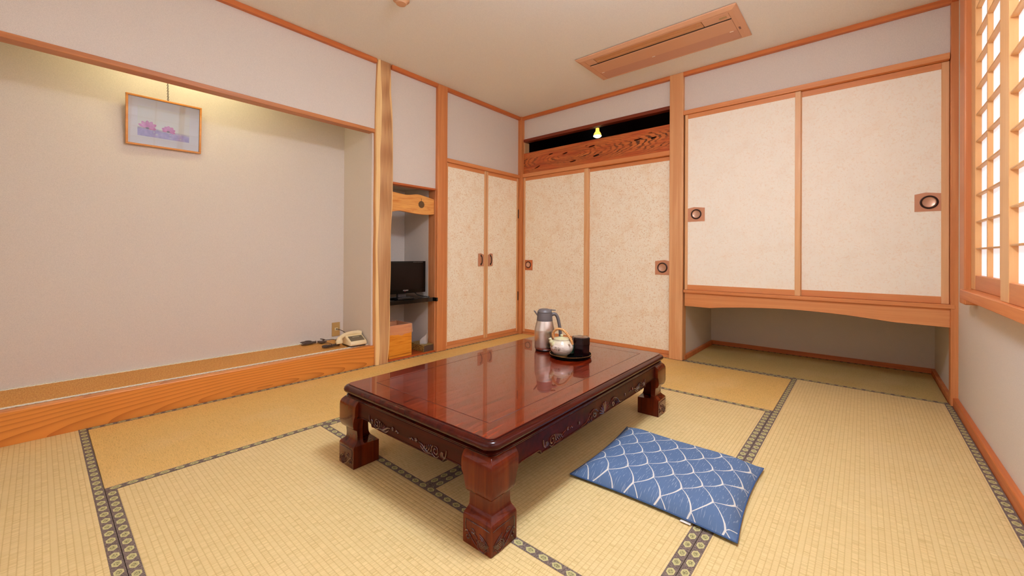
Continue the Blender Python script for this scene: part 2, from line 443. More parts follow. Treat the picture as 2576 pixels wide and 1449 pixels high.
# natural-edge alcove post: columns of vertices drift with height
def alcove_post():
    k = NT('alcove_post_heartwood', .45, .35); v = k.coord()
    a = k.noise(k.mapping(v, (26, 26, 1.1)), 1.0, 6, .6, 1.2)
    wv = k.n('ShaderNodeTexWave', wave_type='RINGS', rings_direction='Y'); k.l(k.mapping(v, (9, 14, .55), loc=(.2, .3, -.35)), wv.inputs['Vector'])
    wv.inputs['Scale'].default_value = 3.2; wv.inputs['Distortion'].default_value = 2.5; wv.inputs['Detail'].default_value = 3
    f = k.math('ADD', k.math('MULTIPLY', a, .7), k.math('MULTIPLY', wv.outputs['Fac'], .3))
    k.base(k.ramp(f, [(.25, (176, 124, 80)), (.5, (200, 150, 102)), (.75, (214, 168, 118))])); k.bump(a, .1, .001)
    heart = k.m
    sap = wood('alcove_post_sapwood', (248, 214, 154), (230, 182, 114), 'Z', .45)
    side = wood('alcove_post_bark_side', (216, 156, 96), (182, 118, 66), 'Z', .5)
    # height, left front corner, pale/brown line, brown/right-edge line, right corner (y), back-left y
    prof = [(.001, -1.838, -1.812, -1.741, -1.728, -1.838), (.15, -1.838, -1.806, -1.727, -1.712, -1.842), (.35, -1.836, -1.814, -1.722, -1.708, -1.848),
            (.55, -1.840, -1.818, -1.721, -1.709, -1.846), (.75, -1.838, -1.826, -1.716, -1.704, -1.850), (.95, -1.842, -1.832, -1.716, -1.705, -1.846),
            (1.1, -1.840, -1.826, -1.714, -1.704, -1.842), (1.3, -1.846, -1.816, -1.706, -1.692, -1.842), (1.5, -1.846, -1.812, -1.702, -1.690, -1.838),
            (1.7, -1.848, -1.814, -1.702, -1.690, -1.836), (1.85, -1.850, -1.806, -1.706, -1.692, -1.836), (2.0, -1.850, -1.802, -1.712, -1.696, -1.838),
            (2.12, -1.846, -1.800, -1.724, -1.702, -1.84), (2.22, -1.844, -1.804, -1.734, -1.712, -1.84), (2.34, -1.838, -1.812, -1.728, -1.714, -1.838), (H, -1.834, -1.816, -1.722, -1.718, -1.836)]
    P = [Vector(q) for q in [p[:3] for p in prof]]; Q = [Vector((p[0], p[3], p[4])) for p in prof]; S = [Vector((p[0], p[5], 0)) for p in prof]
    P, Q, S = spline(P, 4), spline(Q, 4), spline(S, 4)
    bm = BM(); rows = []
    for i, (p, q, s) in enumerate(zip(P, Q, S)):
        z = p.x; wob = .006*math.sin(z*5.1)+.004*math.sin(z*11.3+1)
        bk = -.118+wob
        cols = [(bk, s.y), (-.05+wob*.5, s.y-.004), (.012, p.y), (.022, p.y+.006), (.026, p.z), (.026, q.y), (.021, q.z-.003), (.008, q.z), (-.052, q.z-.006), (-.056, -1.775)]
        rows.append([bm.verts.new((c[0], c[1], z)) for c in cols])
    mis = [2, 2, 1, 1, 0, 1, 1, 2, 2, 2]
    for a_, b_2 in zip(rows, rows[1:]):
        for j in range(10):
            j2 = (j+1) % 10
            bm.faces.new((a_[j], a_[j2], b_2[j2], b_2[j])).material_index = mis[j]
    bm.faces.new(rows[0][::-1]); bm.faces.new(rows[-1])
    o = obj('alcove_post', bm, [heart, sap, side], smooth=True, origin=(-.04, -1.77, .001))
    tag(o, 'wavy natural-edge brown alcove post with pale sapwood edges', 'post')
alcove_post()

# ------------------------------------------------------------------ alcove floor, step beam
def gamachi():
    k = NT('step_beam_grain', .36, .45); v = k.coord(); x, y, z = k.sep(v)
    nz = k.noise(k.mapping(v, (3, 1.2, 6)), 1.0, 3)
    # growth rings met by a nearly flat cut: stretched ellipses along the beam
    yy = k.math('MULTIPLY', k.math('ADD', y, .02), .108)
    zz = k.math('SUBTRACT', z, k.math('ADD', .018, k.math('MULTIPLY', y, .012)))
    r = k.math('SQRT', k.math('ADD', k.math('MULTIPLY', yy, yy), k.math('MULTIPLY', zz, k.math('MULTIPLY', zz, 1.35))))
    r = k.math('ADD', r, k.math('MULTIPLY', nz, .030))
    fr = k.math('FRACT', k.math('MULTIPLY', r, 52))
    line = k.math('POWER', fr, 3.2)
    fine = k.noise(k.mapping(v, (60, 2.5, 60)), 1.0, 4)
    col = k.mix(k.math('MULTIPLY', line, .85), (228, 146, 62), (172, 90, 30))
    col = k.mix(k.math('MULTIPLY', fine, .4), col, (214, 124, 52))
    k.base(col); k.coat(.15, .2)
    bm = B((-.052, YF, -.04), (.0, -1.838, .158), .006, 2)
    o = obj('alcove_step_beam', bm, k.m, origin=(-.026, -2.62, 0))
    tag(o, 'orange beam with flame grain along the front of the alcove floor', 'beam')
gamachi()
def alcove_mat():
    t = thing('alcove_mat', (-.26, -3.1, .105), 'woven brown mat with white borders covering the raised alcove floor', 'mat')
    k = NT('alcove_weave', .6, .3); v = k.coord()
    a = k.noise(k.mapping(v, (30, 240, 1), rot=(0, 0, .25)), 1.0, 3); b = k.noise(v, 4, 3)
    col = k.ramp(a, [(.3, (190, 124, 54)), (.52, (214, 154, 76)), (.75, (230, 180, 106))])
    k.base(k.mix(k.math('MULTIPLY', b, .4), col, (206, 134, 54))); k.bump(a, .4, .001)
    obj('woven_surface', B((ax+.002, YF+.01, .105), (-.052, -1.862, .16)), k.m, t)
    for x0, x1 in ((ax+.002, ax+.02), (-.07, -.052)):
        bm = B((-.009, YF+.01, .158), (.009, -1.862, .1635)); o = obj('cloth_border', bm, HERI_W, t, local=True)
        xc = (x0+x1)/2; o.data.transform(Matrix.Translation((0, 3.1, -.105))); o.location.x = xc+.26
alcove_mat()
struct('floor_alcove', B((-.56, YF, -.05), (-.05, -1.86, .105)), plain('alcove_under', (140, 90, 50), .7), 'raised base under the alcove mat', 'floor')
struct('floor_niche', B((ax, -1.79, -.05), (.006, -1.2, .016), .002), wood('niche_floor_board', (196, 92, 40), (150, 60, 24), 'Y', .3), 'reddish floor board of the television niche', 'floor')

# ------------------------------------------------------------------ tatami
def mat_(x0, x1, y0, y1, axis, tone, label, b=(1, 1)):
    cx, cy = (x0+x1)/2, (y0+y1)/2
    t = thing('tatami_mat', (cx, cy, -.052), label, 'tatami mat', group='tatami mats on the floor')
    g = .0008
    obj('rush_surface', B((x0+g, y0+g, -.052), (x1-g, y1-g, 0), .0015), TATAMI[(tone, axis)], t)
    wd = .031
    for s, on in zip((-1, 1), b):
        if not on: continue
        if axis == 'y':
            bm = B((-wd/2, -(y1-y0)/2+g, -.03), (wd/2, (y1-y0)/2-g, .0008)); c = ((x1-x0)/2-wd/2-g)*s
            o = obj('cloth_border', bm, HERI_Y, t, local=True); o.location = (c, 0, .052)
        else:
            bm = B((-(x1-x0)/2+g, -wd/2, -.03), ((x1-x0)/2-g, wd/2, .0008)); c = ((y1-y0)/2-wd/2-g)*s
            o = obj('cloth_border', bm, HERI_X, t, local=True); o.location = (0, c, .052)
XT = 3.387
mat_(0, .846, -3.44, -1.70, 'y', 1, 'tatami mat lying along the alcove step beam, left of the table')
mat_(0, .846, -1.70, 0, 'y', 1, 'tatami mat in the far corner in front of the niche and hinged doors')
mat_(.846, 2.586, -.868, 0, 'x', 1, 'tatami mat along the foot of the far sliding doors, beyond the table')
mat_(2.586, XT, -1.73, 0, 'y', 0, 'tatami mat in front of the low recess, beside the window wall')
mat_(2.586, XT, -3.44, -1.73, 'y', 0, 'nearest tatami mat under the window wall, at the bottom right corner')
mat_(.846, 1.716, -2.616, -.868, 'y', 0, 'tatami mat under the left half of the low table')
mat_(1.716, 2.586, -2.616, -.868, 'y', 0, 'tatami mat under most of the blue floor cushion')
mat_(.846, 2.586, -3.44, -2.616, 'x', 0, 'tatami mat lying crosswise in front of the table, at the bottom centre')
mat_(0, 1.716, YF+.01, -3.44, 'x', 0, 'tatami mat at the bottom left corner, left of the double dark border')
mat_(1.716, XT, YF+.01, -3.44, 'x', 0, 'tatami mat below the camera, mostly out of the frame')
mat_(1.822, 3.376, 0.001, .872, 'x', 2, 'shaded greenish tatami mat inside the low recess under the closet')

# ------------------------------------------------------------------ paper doors
def door(i, plane, a0, a1, z0, z1, d, paper, label, pull=None, stile=(.026, .026), rails=(.036, .034), th=.022, railmat=None):
    """plane 'x': door lies in a plane of constant x = d (front face), spans y a0..a1; plane 'y': constant y"""
    def bx(a, b, zz0, zz1, out, dep, bev=.0015):
        if plane == 'x': return B((d-dep, a, zz0), (d+out, b, zz1), bev)
        return B((a, d-out, zz0), (b, d+dep, zz1), bev)
    loc = (d, (a0+a1)/2, z0) if plane == 'x' else ((a0+a1)/2, d, z0)
    t = thing('door_%d' % i, loc, label, 'door', kind='structure')
    rm = RAIL_Y if plane == 'x' else RAIL_X
    obj('paper_panel', bx(a0+stile[0]-.004, a1-stile[1]+.004, z0+rails[1]-.004, z1-rails[0]+.004, -.005, th-.004, 0), paper, t)
    obj('stile', bx(a0, a0+stile[0], z0, z1, 0, th), RAIL_Z, t); obj('stile', bx(a1-stile[1], a1, z0, z1, 0, th), RAIL_Z, t)
    obj('rail', bx(a0+stile[0], a1-stile[1], z1-rails[0], z1, -.001, th), railmat or rm, t)
    obj('rail', bx(a0+stile[0], a1-stile[1], z0, z0+rails[1], -.001, th), railmat or rm, t)
    return t
def uv_frame(plane, d):
    return (lambda a, z, out: Vector((d+out, a, z))) if plane == 'x' else (lambda a, z, out: Vector((a, d-out, z)))

def round_pull(t, d, a0, a1, z0, z1, cx, cz, rad, peak, mat):
    """shaped plate with a recessed round finger cup"""
    P = uv_frame('y', d)
    pts = [(a0, z0), (a1, z0), (a1, z1-.004)] + ([(peak, z1+.006)] if peak else []) + [(a0, z1-.004)]
    hole = [(cx+rad*.95*math.cos(q*math.pi/14), cz+rad*.95*math.sin(q*math.pi/14)) for q in range(28)]
    bm = poly_prism(pts, [hole], frame_M((0, d+.0035, 0), (1, 0, 0), (0, 0, 1)), .003)
    pl = obj('pull_plate', bm, mat, t)
    M = Matrix.Translation((cx, d+.004, cz)) @ Matrix.Rotation(math.pi/2, 4, 'X')
    r_ = BM(); lathe(r_, [(rad*.78, 0), (rad*.8, .006), (rad*.92, .009), (rad*1.04, .006), (rad*1.06, 0)], 28, M=M, ring=True); obj('pull_ring', r_, RING, pl, smooth=True)
    c = BM(); lathe(c, [(rad*.8, .006), (rad*.76, .002), (rad*.68, .0006), (0, .0002)], 28, M=M, cap=False); obj('finger_cup', c, CUP, pl, smooth=True)

# pair of hinged doors on the left wall
def handle_pull(t, a0, a1, z0, z1, peak_side):
    d = .006
    mid = (z0+z1)/2
    pts = [(a0, z0), (a1, z0), (a1, z1-(.012 if peak_side > 0 else 0)), ((a0+a1)/2, z1+.004), (a0, z1-(0 if peak_side > 0 else .012))]
    pl = obj('pull_plate', poly_prism(pts, [], frame_M((d+.0005, 0, 0), (0, 1, 0), (0, 0, 1)), .003), PULL, t)
    yc = (a0+a1)/2; b = BM()
    tube(b, spline([(d, yc, mid-.04), (d+.014, yc, mid-.033), (d+.02, yc, mid), (d+.014, yc, mid+.033), (d, yc, mid+.04)], 5), [.003, .003, .0035]+[.005]*15+[.0035, .003, .003], 8)
    obj('pull_handle', b, RING, pl, smooth=True)
    b = BM()
    for zz in (mid-.045, mid+.045): box(b, (d+.001, yc-.007, zz-.01), (d+.004, yc+.007, zz+.01), .001)
    obj('handle_mount', b, RING, pl)
d1 = door(1, 'x', -1.112, -.571, .032, 1.763, .006, PAPER_L, 'left hinged closet door of flecked cream paper, beside the square post')
handle_pull(d1, -.682, -.602, .775, .905, 1)
d2 = door(2, 'x', -.566, -.05, .032, 1.763, .006, PAPER_L, 'right hinged closet door of flecked cream paper, next to the room corner')
handle_pull(d2, -.538, -.47, .775, .905, -1)
for zz in (1.36, .43):
    b = BM(); box(b, (.004, -.056, zz-.05), (.0115, -.046, zz+.05), .001); obj('hinge', b, RING, d2)
# far sliding doors
d3 = door(3, 'y', .05, .885, .026, 1.770, -.014, PAPER_L, 'far sliding door of flecked cream paper, left of the pair, behind the steel jug', stile=(.028, .045))
round_pull(d3, -.014, .078, .184, .724, .843, .125, .785, .036, None, PULL2)
d4 = door(4, 'y', .86, 1.70, .026, 1.770, .012, PAPER_L, 'far sliding door of flecked cream paper with its pull against the pillar', stile=(.03, .006))
round_pull(d4, .012, 1.56, 1.692, .724, .850, 1.626, .788, .043, 1.645, PULL)
# upper closet sliding doors
d5 = door(5, 'y', 1.826, 2.635, .608, 2.092, -.016, PAPER_R, 'left of the two upper closet doors of pale paper, next to the pillar', stile=(.024, .034), rails=(.036, .042))
round_pull(d5, -.016, 1.85, 1.985, 1.182, 1.298, 1.918, 1.243, .040, 1.90, PULL)
d6 = door(6, 'y', 2.61, 3.376, .608, 2.092, .010, PAPER_R, 'right of the two upper closet doors of pale paper, next to the window', stile=(.03, .034), rails=(.04, .044))
round_pull(d6, .010, 3.225, 3.343, 1.18, 1.292, 3.29, 1.236, .040, 3.275, PULL)

# arched board under the upper closet
pts = [(1.826, .583), (1.826, .468)] + [(p.x, p.y) for p in spline([(2.03, .466, 0), (2.12, .478, 0), (2.35, .497, 0), (2.6, .505, 0), (2.85, .498, 0), (3.02, .484, 0), (3.12, .474, 0)], 5)] + [(3.378, .468), (3.378, .583)]
a_ = poly_prism(pts, [], frame_M((0, .002, 0), (1, 0, 0), (0, 0, 1)), .03, .0015)
tag(obj('arched_board', a_, wood('arched_board_wood', (226, 156, 98), (202, 124, 70), 'X'), origin=(2.6, 0, .46)), 'long arched apron board spanning the recess under the upper closet', 'board')

# ------------------------------------------------------------------ transom: carved-grain plank, dark space, lamp
def ranma():
    k = NT('transom_burl_grain', .34, .45); v = k.coord()
    st = k.mapping(v, (1.6, 1, 7.5))
    wv = k.n('ShaderNodeTexWave', wave_type='RINGS', rings_direction='Y'); k.l(k.mapping(v, (1.5, 1, 8.5), loc=(.28, 0, -.05)), wv.inputs['Vector'])
    wv.inputs['Scale'].default_value = 3.1; wv.inputs['Distortion'].default_value = 7.5; wv.inputs['Detail'].default_value = 3.5; wv.inputs['Detail Scale'].default_value = 1.3
    gate = k.step(k.noise(st, 1.7, 3), .5, .12)
    zc = k.sep(v)[2]
    band = k.math('SUBTRACT', 1.0, k.step(k.math('ABSOLUTE', k.math('ADD', zc, .005)), .085, .04))
    line = k.math('MULTIPLY', k.math('MULTIPLY', k.step(wv.outputs['Fac'], .7, .16), gate), band)
    streak = k.noise(k.mapping(v, (2.2, 1, 46)), 1.0, 5, .6, 1.0)
    col = k.ramp(streak, [(.3, (138, 54, 22)), (.5, (186, 84, 36)), (.7, (208, 112, 54))])
    col = k.mix(k.math('MULTIPLY', gate, .5), col, (214, 128, 60))
    col = k.mix(k.math('MULTIPLY', line, .88), col, (52, 22, 14))
    k.base(col); k.coat(.2, .2)
    P = [(.05, 1.812), (1.702, 1.812), (1.702, 2.046), (.05, 2.046)]
    # slots cut through the plank
    S = [(.24, 1.868, .085, .011, 18), (.42, 1.985, .06, .011, 8), (.60, 1.965, .07, .012, 8), (.70, 1.868, .075, .012, 4), (.92, 1.985, .075, .012, 4), (.97, 1.885, .075, .013, 6),
         (1.40, 1.965, .075, .011, 4), (1.55, 1.955, .055, .013, 4), (.86, 2.0, .035, .006, 10), (1.52, 2.005, .04, .005, 0)]
    holes = []
    for cx, cz, L, hh, ang in S:
        ca, sa = math.cos(math.radians(ang)), math.sin(math.radians(ang)); ring = []
        for q in range(16):
            a = 2*math.pi*q/16; u = math.copysign(abs(math.cos(a))**.6, math.cos(a))*L/2; w2 = math.sin(a)*hh/2*1.3
            ring.append((cx+u*ca-w2*sa, cz+u*sa+w2*ca))
        holes.append(ring)
    bm = poly_prism(P, holes, frame_M((0, .006, 0), (1, 0, 0), (0, 0, 1)), .028)
    tag(obj('transom_plank', bm, k.m, origin=(.876, .006, 1.929)), 'reddish transom plank with swirling dark grain and pierced slots', 'plank')
ranma()
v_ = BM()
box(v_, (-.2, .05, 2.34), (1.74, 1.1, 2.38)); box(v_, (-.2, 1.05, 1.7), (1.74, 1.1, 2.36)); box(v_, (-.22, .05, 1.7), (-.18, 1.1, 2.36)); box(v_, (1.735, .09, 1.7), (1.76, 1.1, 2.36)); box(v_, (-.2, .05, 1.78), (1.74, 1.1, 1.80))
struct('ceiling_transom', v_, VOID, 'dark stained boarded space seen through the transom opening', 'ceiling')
struct('trim_17', B((-.04, .004, 2.04), (.05, .09, 2.18), .002), RAIL_Z, 'small wooden block at the left end of the transom opening', 'trim')

def bulb_lamp():
    c = Vector((.842, .25, 2.155))
    t = thing('spot_lamp', (c.x, c.y, 2.34), 'small glowing warm reflector bulb in the dark transom opening', 'lamp')
    k = NT('warm_bulb_face'); k.b.inputs['Base Color'].default_value = (1, .8, .45, 1); k.b.inputs['Emission Color'].default_value = (1, .72, .33, 1); k.b.inputs['Emission Strength'].default_value = 14
    g = NT('warm_bulb_neck', .2); g.b.inputs['Base Color'].default_value = (1, .7, .25, 1); g.b.inputs['Emission Color'].default_value = (1, .52, .08, 1); g.b.inputs['Emission Strength'].default_value = 1.6
    b = BM(); lathe(b, [(0, -.012), (.025, -.01), (.04, 0), (.042, .006)], 28, c); obj('bulb_face', b, k.m, t, smooth=True)
    b = BM(); lathe(b, [(.042, .006), (.036, .03), (.02, .055), (.017, .09)], 28, c); obj('bulb_reflector', b, g.m, t, smooth=True)
    b = BM(); lathe(b, [(.026, .085), (.028, .1), (.028, .16), (.05, .165), (.05, .186)], 24, c); obj('lamp_socket', b, plain('socket_brown', (60, 30, 18), .4), t, smooth=True)
bulb_lamp()

# ------------------------------------------------------------------ shoji window
def paper_mat():
    k = NT('shoji_paper', .9, .1); v = k.coord()
    f = k.noise(v, 35, 4); c = k.ramp(f, [(.3, (238, 234, 232)), (.7, (246, 244, 244))])
    k.base(c); k.b.inputs['Emission Color'].default_value = (.84, .93, 1.05, 1); k.b.inputs['Emission Strength'].default_value = PAPER_GLOW
    k.m.cycles.emission_sampling = 'FRONT_BACK'
    return k.m
SPAPER = paper_mat()
def shoji(i, face, y1, y0, zb, zt, label, ncol, rail_z, rows, pitch, axis='x', first_col=None, stile=(.06, .06)):
    """face: room-side plane; spans y0 (near, smaller) .. y1 (far)"""
    if axis == 'x':
        def bx(a, b, z0_, z1_, o0, o1, bev=.001): return B((face+o0, a, z0_), (face+o1, b, z1_), bev)
        loc = (face, (y0+y1)/2, zb)
    else:
        def bx(a, b, z0_, z1_, o0, o1, bev=.001): return B((a, face-o1, z0_), (b, face-o0, z1_), bev)
        loc = ((y0+y1)/2, face, zb)
    t = thing('window_%d' % i, loc, label, 'window', kind='structure')
    obj('stile', bx(y1-stile[1], y1, zb, zt, 0, .026), SHOJI_Z, t); obj('stile', bx(y0, y0+stile[0], zb, zt, 0, .026), SHOJI_Z, t)
    obj('bottom_rail', bx(y0+stile[0], y1-stile[1], zb, rail_z, .001, .026), SHOJI_RAIL, t)
    obj('top_rail', bx(y0+stile[0], y1-stile[1], zt-.05, zt, .001, .026), SHOJI_RAIL, t)
    ys = [y0+stile[0]+(y1-stile[1]-y0-stile[0])*q/ncol for q in range(ncol+1)]
    for yv in ys[1:-1]: obj('muntin', bx(yv-.006, yv+.006, rail_z, zt-.05, .004, .022), SHOJI_Z, t)
    zs = [rail_z+pitch*q for q in range(rows+1)]
    for zv in zs[1:-1]: obj('muntin', bx(y0+stile[0], y1-stile[1], zv-.0035, zv+.0035, .003, .022), SHOJI_Y, t)
    me = None
    for a, b in zip(ys, ys[1:]):
        for z0_, z1_ in zip(zs, zs[1:]):
            o = obj('pane', bx(a+.0005, b-.0005, z0_+.0005, min(z1_, zt-.05)-.0005, .0215, .0225, 0), SPAPER, t)
    return t
ZB, ZR, PIT = .738, .806, .1285
shoji(1, 3.386, -.56, -1.40, ZB, ZR+PIT*11+.05, 'shoji window panel nearest the far corner, partly behind the next panel', 3, ZR, 11, PIT, stile=(.05, .115))
shoji(2, 3.352, -1.36, -2.2, ZB, ZR+PIT*11+.05, 'front shoji window panel cut off by the right edge of the picture', 3, ZR, 11, PIT, stile=(.05, .11))
shoji(3, 3.386, -2.14, -3.0, ZB, ZR+PIT*11+.05, 'third shoji window panel, beside the camera and out of the frame', 3, ZR, 11, PIT)
shoji(4, 3.352, -2.98, -3.85, ZB, ZR+PIT*11+.05, 'fourth shoji window panel, behind the camera and out of the frame', 3, ZR, 11, PIT)
for i, (a, b) in enumerate(((.72, 1.45), (1.43, 2.17), (2.15, 2.88))):  # unseen glowing screens added behind the camera for table highlights and fill
    shoji(5+i, YF+.002, b, a, .3, 2.1, ('left', 'middle', 'right')[i]+' shoji screen in the wall behind the camera, out of the frame', 3, .42, 10, .163, axis='y')
# window frame on the right wall
struct('trim_18', B((3.362, -.585, .655), (3.43, -.455, H), .006, 2), POST2, 'upright wooden jamb at the far side of the shoji window', 'trim')
struct('trim_19', B((3.338, -3.9, .694), (3.43, -.66, .737), .002), wood('sill_wood', (220, 138, 78), (188, 98, 46), 'Y'), 'projecting wooden sill under the shoji window', 'trim')
struct('trim_20', B((3.345, -3.9, 2.27), (3.43, -.585, 2.32), .002), TRIM_Y, 'wooden head rail over the shoji window', 'trim')

# ------------------------------------------------------------------ added fill lamp above the frame, unseen
def ceiling_lamp():
    c = (2.42, -2.48)
    t = thing('fill_pendant_lamp', (c[0], c[1], H), 'round white pendant lamp hanging over the table, above the frame', 'lamp')
    k = NT('lamp_diffuser', .5); k.b.inputs['Emission Color'].default_value = (.86, .97, 1.16, 1); k.b.inputs["Emission Strength"].default_value = FILL_LAMP_GLOW
    b = BM(); lathe(b, [(0, -.32), (.12, -.315), (.19, -.295), (.225, -.26), (.225, -.22), (.19, -.185), (.12, -.165), (.04, -.16), (.0, -.16)], 40, (c[0], c[1], H)); obj('lamp_diffuser', b, k.m, t, smooth=True)
    k2 = NT('fill_ring_tube'); k2.b.inputs['Emission Color'].default_value = (.86, .97, 1.16, 1); k2.b.inputs['Emission Strength'].default_value = FILL_RING_GLOW
    b = BM(); tube(b, [(c[0]+.13*math.cos(a), c[1]+.13*math.sin(a), H-.135) for a in [2*math.pi*q/32 for q in range(32)]], .014, 10, closed=True); obj('fill_ring_tube', b, k2.m, t, smooth=True)
    b = BM(); lathe(b, [(.20, -.195), (.205, -.10), (.20, -.10), (.192, -.18), (.10, -.164), (.05, -.166)], 40, (c[0], c[1], H), cap=False); obj('lamp_shade', b, plain('lamp_white', (240, 238, 230), .6), t, smooth=True)  # opaque shade added to keep the ring light off the upper walls
    b = BM(); lathe(b, [(.06, 0), (.06, -.02), (.012, -.03), (.008, -.04), (.008, -.15), (.03, -.156), (.03, -.162)], 24, (c[0], c[1], H)); obj('lamp_stem', b, plain('lamp_wood_ring', (190, 130, 80), .5), t, smooth=True)
ceiling_lamp()
def tube_light():
    t = thing('alcove_tube_lamp', (-.11, -2.98, 2.34), 'fluorescent tube hidden behind the lintel of the alcove', 'lamp')
    k = NT('tube_glass'); k.b.inputs['Emission Color'].default_value = (1, .98, .62, 1); k.b.inputs['Emission Strength'].default_value = TUBE_GLOW
    b = BM(); tube(b, [(-.14, -3.28, 2.27), (-.14, -2.70, 2.27)], .014, 12); obj('tube', b, k.m, t, smooth=True)
    b = BM(); box(b, (-.17, -3.32, 2.29), (-.11, -2.66, 2.34), .003); box(b, (-.155, -3.31, 2.25), (-.125, -3.28, 2.29)); box(b, (-.155, -2.70, 2.25), (-.125, -2.67, 2.29)); obj('fitting', b, plain('white_enamel', (225, 225, 220), .4), t)
tube_light()
def sensor():
    t = thing('ceiling_sensor', (.827, -2.165, H), 'small round sensor on the ceiling, cut off by the top edge', 'sensor')
    b = BM(); lathe(b, [(.05, 0), (.05, -.012), (.036, -.02), (.03, -.034), (.0, -.036)], 28, (.827, -2.165, H)); obj('sensor_body', b, plain('sensor_tan', (214, 160, 118), .5), t, smooth=True)
sensor()

# ------------------------------------------------------------------ air conditioner in the ceiling
def aircon():
    x0, x1, y0, y1 = 1.222, 2.382, -.812, -.335
    z = H-.022
    cx, cy = (x0+x1)/2, (y0+y1)/2
    t = thing('ceiling_air_conditioner', (cx, cy, H), 'long tan cassette air conditioner flush in the ceiling', 'air conditioner')
    A = NT('tan_plastic', .45); A.base((218, 164, 126)); A = A.m
    A2 = plain('tan_intake_grille', (208, 154, 126), .6); A3 = plain('tan_flap', (206, 146, 94), .4); K = plain('dark_gap', (18, 10, 9), .6)
    fr = BM()
    # chamfered surround: rim slopes down from the ceiling to the face
    i = .03
    ring = [[(x0, y0, H-.004), (x1, y0, H-.004), (x1, y1, H-.004), (x0, y1, H-.004)], [(x0+.004, y0+.004, H-.010), (x1-.004, y0+.004, H-.010), (x1-.004, y1-.004, H-.010), (x0+.004, y1-.004, H-.010)],
            [(x0+i, y0+i, z), (x1-i, y0+i, z), (x1-i, y1-i, z), (x0+i, y1-i, z)], [(x0+.062, y0+.05, z), (x1-.055, y0+.05, z), (x1-.055, y1-.04, z), (x0+.062, y1-.04, z)],
            [(x0+.062, y0+.05, z+.012), (x1-.055, y0+.05, z+.012), (x1-.055, y1-.04, z+.012), (x0+.062, y1-.04, z+.012)]]
    V = [[fr.verts.new(p) for p in q] for q in ring]
    for a, b in zip(V, V[1:]):
        for k in range(4): fr.faces.new((a[k], a[(k+1) % 4], b[(k+1) % 4], b[k]))
    fr.faces.new(V[0]); fr.faces.new(V[-1])
    obj('panel_frame', fr, A, t)
    gx0, gx1, gy0, gy1 = x0+.0635, x1-.0565, y0+.0515, y1-.0415
    sy = -.672                                          # dark outlet slot
    obj('outlet_slot', B((gx0, sy-.012, z+.004), (gx1, sy+.012, z+.010)), K, t)
    obj('outlet_cover', B((gx0, gy0, z-.001), (gx0+.075, sy-.011, z+.008), .001), A, t)
    obj('outlet_cover', B((gx1-.16, gy0, z-.001), (gx1, sy-.011, z+.008), .001), A, t)
    obj('flap', B((gx0+.079, gy0+.004, z), (gx1-.164, sy-.045, z+.008), .002), A3, t)
    obj('flap', B((gx0+.079, sy-.043, z-.002), (gx1-.164, sy-.012, z+.008), .002), A3, t)
    obj('front_panel', B((gx0, sy+.010, z-.002), (gx1, -.508, z+.008), .0015), A, t)
    g = BM(); box(g, (gx0, -.506, z+.001), (gx1, gy1, z+.008))
    obj('intake_grille', g, A2, t)
    lw = plain('white_latch', (238, 222, 206), .4)
    for xx in (gx0+.028, (gx0+gx1)/2-.06, gx1-.035): obj('latch', B((xx-.012, -.51, z-.004), (xx+.012, -.502, z-.001), .001), lw, t)
    obj('indicator_window', B((gx1-.062, gy0+.03, z-.0025), (gx1-.018, gy0+.052, z), .0008), plain('indicator_olive', (176, 142, 88), .3), t)
    obj('badge', B((x1-.044, -.54, z-.0015), (x1-.032, -.505, z+.001), .0006), plain('badge_grey', (140, 96, 84), .3, metal=.4), t)
aircon()

